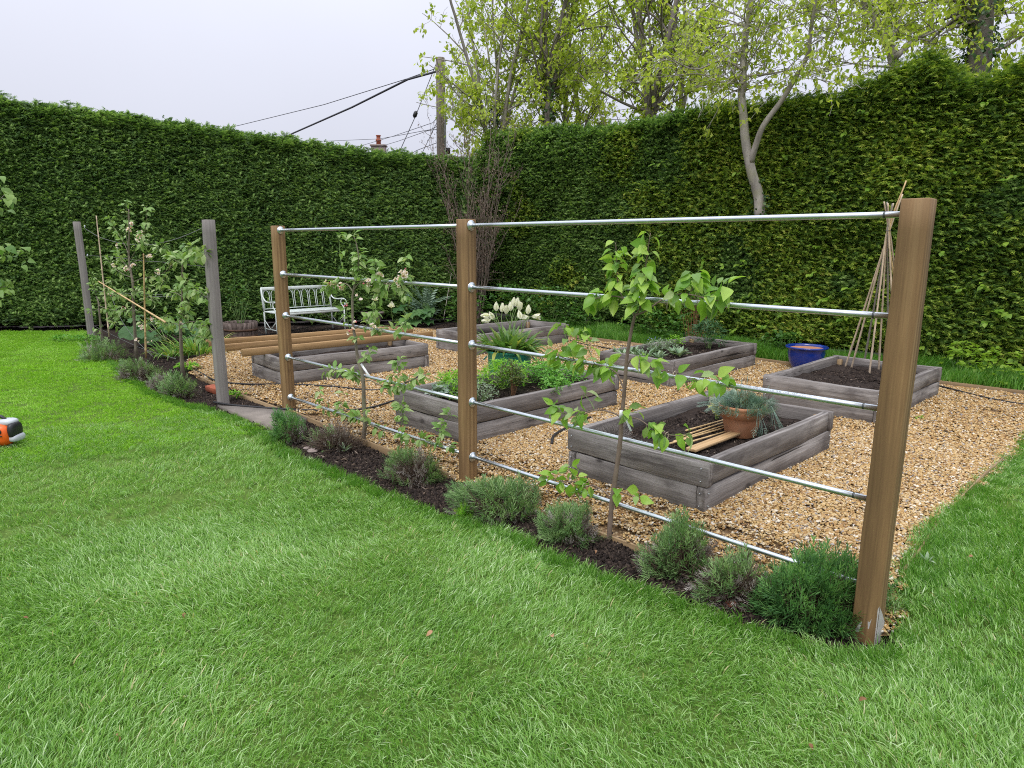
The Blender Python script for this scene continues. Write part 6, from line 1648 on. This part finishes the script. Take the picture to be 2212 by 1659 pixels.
dl = on_ground(365, 770); strappy('smaller strappy green clump between the two right saplings', dl + [0, .1, 0], 70, .32, 'tulip_leaf', 67, rx=.22)
u1 = on_ground(405, 800); bushy('strawberry', 'low leafy strawberry runners beside the edging below right sapling', 'plant', u1, .22, .16, .10, 130, nl(.05, .035, 3), 'herb', 842, tuft=3)
u1 = on_ground(170, 737); bushy('ground_elder', 'low leafy weeds in the grass at the foot of far grey post', 'plant', u1, .55, .22, .10, 420, nl(.05, .03), 'geranium', 843, tuft=3)
u1 = on_ground(505, 862); bushy('small_weed', 'tiny leafy weed beside the brick behind near grey post', 'plant', u1 + [0, .1, 0], .12, .08, .07, 60, nl(.045, .03), 'herb', 844, tuft=3)
bq = bt2.location; bushy('planter_shrub', 'thin leafy shrub growing in the half barrel', 'shrub', (bq[0], bq[1], .27), .22, .22, .78, 170, nl(.06, .032, 3), 'under', 845, tuft=2, nst=14, zlow=.1)
for i, (px, Y, rx, h, n, lb) in enumerate([(1010, 13.5, .55, .75, 620, 'dark leafy plants below the hedge behind middle brown post'), (1100, 13.3, .6, .85, 700, 'leafy green plants below the hedge behind the tulips'), (1190, 12.95, .6, .8, 800, 'bright leafy ground elder below the hedge right of tulips'), (1260, 12.75, .35, .45, 260, 'low leafy plants by the small trunk under the hedge'), (1400, 11.9, .5, .55, 420, 'shady round leaved plants under the right hedge'), (1460, 11.2, .4, .5, 300, 'leafy plants under the hedge behind the silver bed'), (1690, 10.3, .35, .35, 260, 'small leafy plant under the hedge left of blue pot'), (2085, 8.55, .30, .42, 170, 'lime green leafy shoots under the hedge behind the wigwam bed'), (2180, 8.0, .32, .40, 150, 'lime green leafy spray low on the hedge at the far right')]):
    c = at_y(px, 700, Y); bushy('shade_plants', lb, 'plant', (c[0], Y, -.02), rx, .35, h, n, nl(.075, .055, 3), 'under' if px < 2000 else 'lime_leaf', 850 + i, tuft=3, hang=.3, group='leafy plants below the hedges')
sp_ = at_z(1269, 706, 0); MB().add(*tube_geo([(0, 0, -.05), (.01, 0, .3), (-.01, .05, .6), (0, .25, 1.1)], [.085, .07, .065, .06], 10)).build('trunk', M['bark_mid'], right_hedge, True, loc=(sp_[0] - rA[0], 13.75 - rA[1], 0))
o = cane(at_y(958, 690, 13.6), at_y(975, 590, 13.9), .006, M['bamboo_grey'], 'stake'); tag(o, 'thin grey stake leaning before the hedge left of middle post', 'stake')

# ------------------------------------------------------------------ hazel at the left edge of the picture
hz = at_y(-40, 560, 7.0); t = thing('hazel_shrub', 'leafy shrub reaching in at the left edge of the lawn', 'shrub', (hz[0] - .3, 7.0, 0)); g = np.random.default_rng(70); hb_ = np.array([hz[0] - .3, 7.0, 0]); hl = leaf_variants(4, .115, .085, 'leaf', leaf_mat('hazel_leaf', [(0, (.10, .22, .05)), (1, (.26, .38, .10))], .4, .45, rand=True), 24, shape=[.3, .9, 1, .8, .4, .02])
for i, pts in enumerate([[(-140, 760), (-80, 560), (-30, 470), (10, 420)], [(-140, 760), (-70, 600), (-10, 540), (45, 545)], [(-140, 760), (-60, 660), (-20, 630), (12, 618)], [(-140, 760), (-120, 520), (-60, 430), (-10, 400)]]):
    P = poly_smooth([at_y(px, py, 7.0 + .05 * k) for k, (px, py) in enumerate(pts)], 5); P[0] = hb_
    MB().add(*tube_geo(P - hb_, np.linspace(.014, .003, len(P)), 6)).build('stem', M['bark_mid'], t, True)
    for k in range(22):
        j = g.integers(len(P) // 2, len(P)); d = unit(np.array([g.normal(.5, .6), g.normal(-.2, .5), g.uniform(-.8, .1)])); put_leaf(hl[k % 4], t, hb_, P[j] + g.normal(0, .05, 3), d, np.array([.2, -.3, 1.0]) + g.normal(0, .3, 3), g.uniform(.6, 1.1))

# ------------------------------------------------------------------ tools on the lawn
lp = on_ground(-6, 968); z0 = lp[2]
mt_ = thing('hedge_trimmer', 'orange and grey petrol hedge trimmer lying on the lawn at the left edge', 'power tool', lp + [0, .06, .0])
sc_ = 1.0
def blob_body(name, mat, rx, ry, rz, c, seed, n=18, pw=.7, parent=mt_):
    V, F = [], []; rows = 10
    sg = lambda v: math.copysign(abs(v) ** pw, v)
    for i in range(rows + 1):
        ph = -PI / 2 + PI * i / rows
        for j in range(n):
            th = 2 * PI * j / n; V.append((c[0] + rx * sg(math.cos(ph)) * sg(math.cos(th)), c[1] + ry * sg(math.cos(ph)) * sg(math.sin(th)), c[2] + rz * sg(math.sin(ph))))
    for i in range(rows):
        for j in range(n): F.append((i * n + j, i * n + (j + 1) % n, (i + 1) * n + (j + 1) % n, (i + 1) * n + j))
    return MB().add(np.array(V), F).build(name, mat, parent, True)
blob_body('engine_cover', M['orange'], .10, .088, .098, (.025, -.015, .112), 1)
blob_body('fuel_tank', M['grey_plastic'], .042, .075, .034, (.128, .01, .078), 2)
blob_body('air_filter_cover', M['black_plastic'], .03, .075, .07, (.128, .0, .145), 3)
blob_body('top_shroud', M['grey_plastic'], .07, .065, .03, (.07, .01, .212), 4)
MB().add(*lathe_geo([(.034, 0), (.034, .012), (.028, .016), (.012, .018), (.0, .018)], 18)).build('starter_cap', M['grey_plastic'], mt_, True, loc=(.02, -.100, .065), rot=(PI / 2, 0, 0))
MB().add(*lathe_geo([(.022, 0), (.022, .008), (.0, .009)], 14)).build('choke_knob', M['black_plastic'], mt_, True, loc=(.06, -.094, .15), rot=(PI / 2, 0, 0))
MB().add(*tube_geo(poly_smooth([(.06, 0, .235), (.02, 0, .262), (-.06, 0, .268), (-.14, 0, .25), (-.18, 0, .19), (-.16, 0, .12)], 5), .014, 9)).build('handle', M['black_plastic'], mt_, True)
MB().add(*beam_geo(.07, .016, .006, .002, 2)).build('vent', M['black_plastic'], mt_, loc=(.05, -.100, .115)); MB().add(*beam_geo(.55, .07, .012, .002, 4)).build('blade', M['galv_dull'], mt_, loc=(-.42, 0, .06))
MB().add(*tube_geo([(.06, .0, .02), (.09, -.02, .008)], [.02, .016], 8)).build('exhaust', M['grey_plastic'], mt_, True)
fp = on_ground(1, 772); t = thing('garden_fork', 'pinkish wooden tool handle just showing at the left edge of the lawn', 'tool', fp + [-.05, 0, 0]); MB().add(*tube_geo([(0, 0, 0), (-.01, 0, .18), (-.02, 0, .30)], [.03, .034, .03], 8)).build('handle', M['terracotta'], t, True); MB().add(*tube_geo([(-.02, 0, .30), (-.02, 0, .34)], [.032, .03], 8)).build('grip', M['black_plastic'], t, True)
# ------------------------------------------------------------------ fallen leaves, clippings
fl = leaf_variants(3, .032, .02, 'fallen_leaf', M['dead_leaf'], 25, curl=(.6, 1.8), fold=(.3, .9))
for i, (px, py, lb) in enumerate([(52, 1348, 'curled brown leaf on the lawn at the far left'), (252, 1607, 'reddish dead leaf near the bottom left of the lawn'), (1745, 1625, 'pale brown dead leaf at the bottom right of the lawn'), (1853, 1530, 'small brown leaf on the lawn right of centre'), (2182, 1247, 'dry tan leaf on the lawn right of the brown post'), (2100, 1215, 'light brown leaf on the lawn beside the gravel corner'), (2065, 1212, 'little brown leaf beside the silver weed'), (400, 1338, 'tiny dark leaf in the middle of the lawn'), (1195, 1392, 'small brown leaf on the lawn below the pear tree'), (935, 1378, 'small dark leaf on the lawn below the middle post'), (1285, 1200, 'orange brown leaf on the soil beside the pear trunk'), (1715, 1275 - 120, 'tiny tan leaf near the gravel')][:11]):
    p = on_ground(px, py); g = np.random.default_rng(i); me = fl[i % 3]; o = obj('fallen_leaf', me, None, (p[0], p[1], p[2] + .035), (g.normal(0, .4), g.normal(0, .4), g.random() * 6.28)); o.scale = (g.uniform(.8, 1.3),) * 3; tag(o, lb, 'leaf', 'fallen leaves on the lawn')
wp = on_ground(2000, 1225); rosette('small silver leaved weed at the grass edge right of brown post', wp + [0, 0, .02], 5, .55, 72, None, sl_me, 'weed'); wp = on_ground(745, 985 - 10); rosette('pale wilted weed on the soil left of the apple trunk', wp, 6, .8, 73, None, sl_me, 'weed')
cl = on_ground(2000, 905); rosette('little green weed on the gravel just right of brown post', on_ground(1985, 905), 6, .5, 74, None, leaf_variants(3, .08, .05, 'leaf', M['pear_leaf'], 26), 'weed')
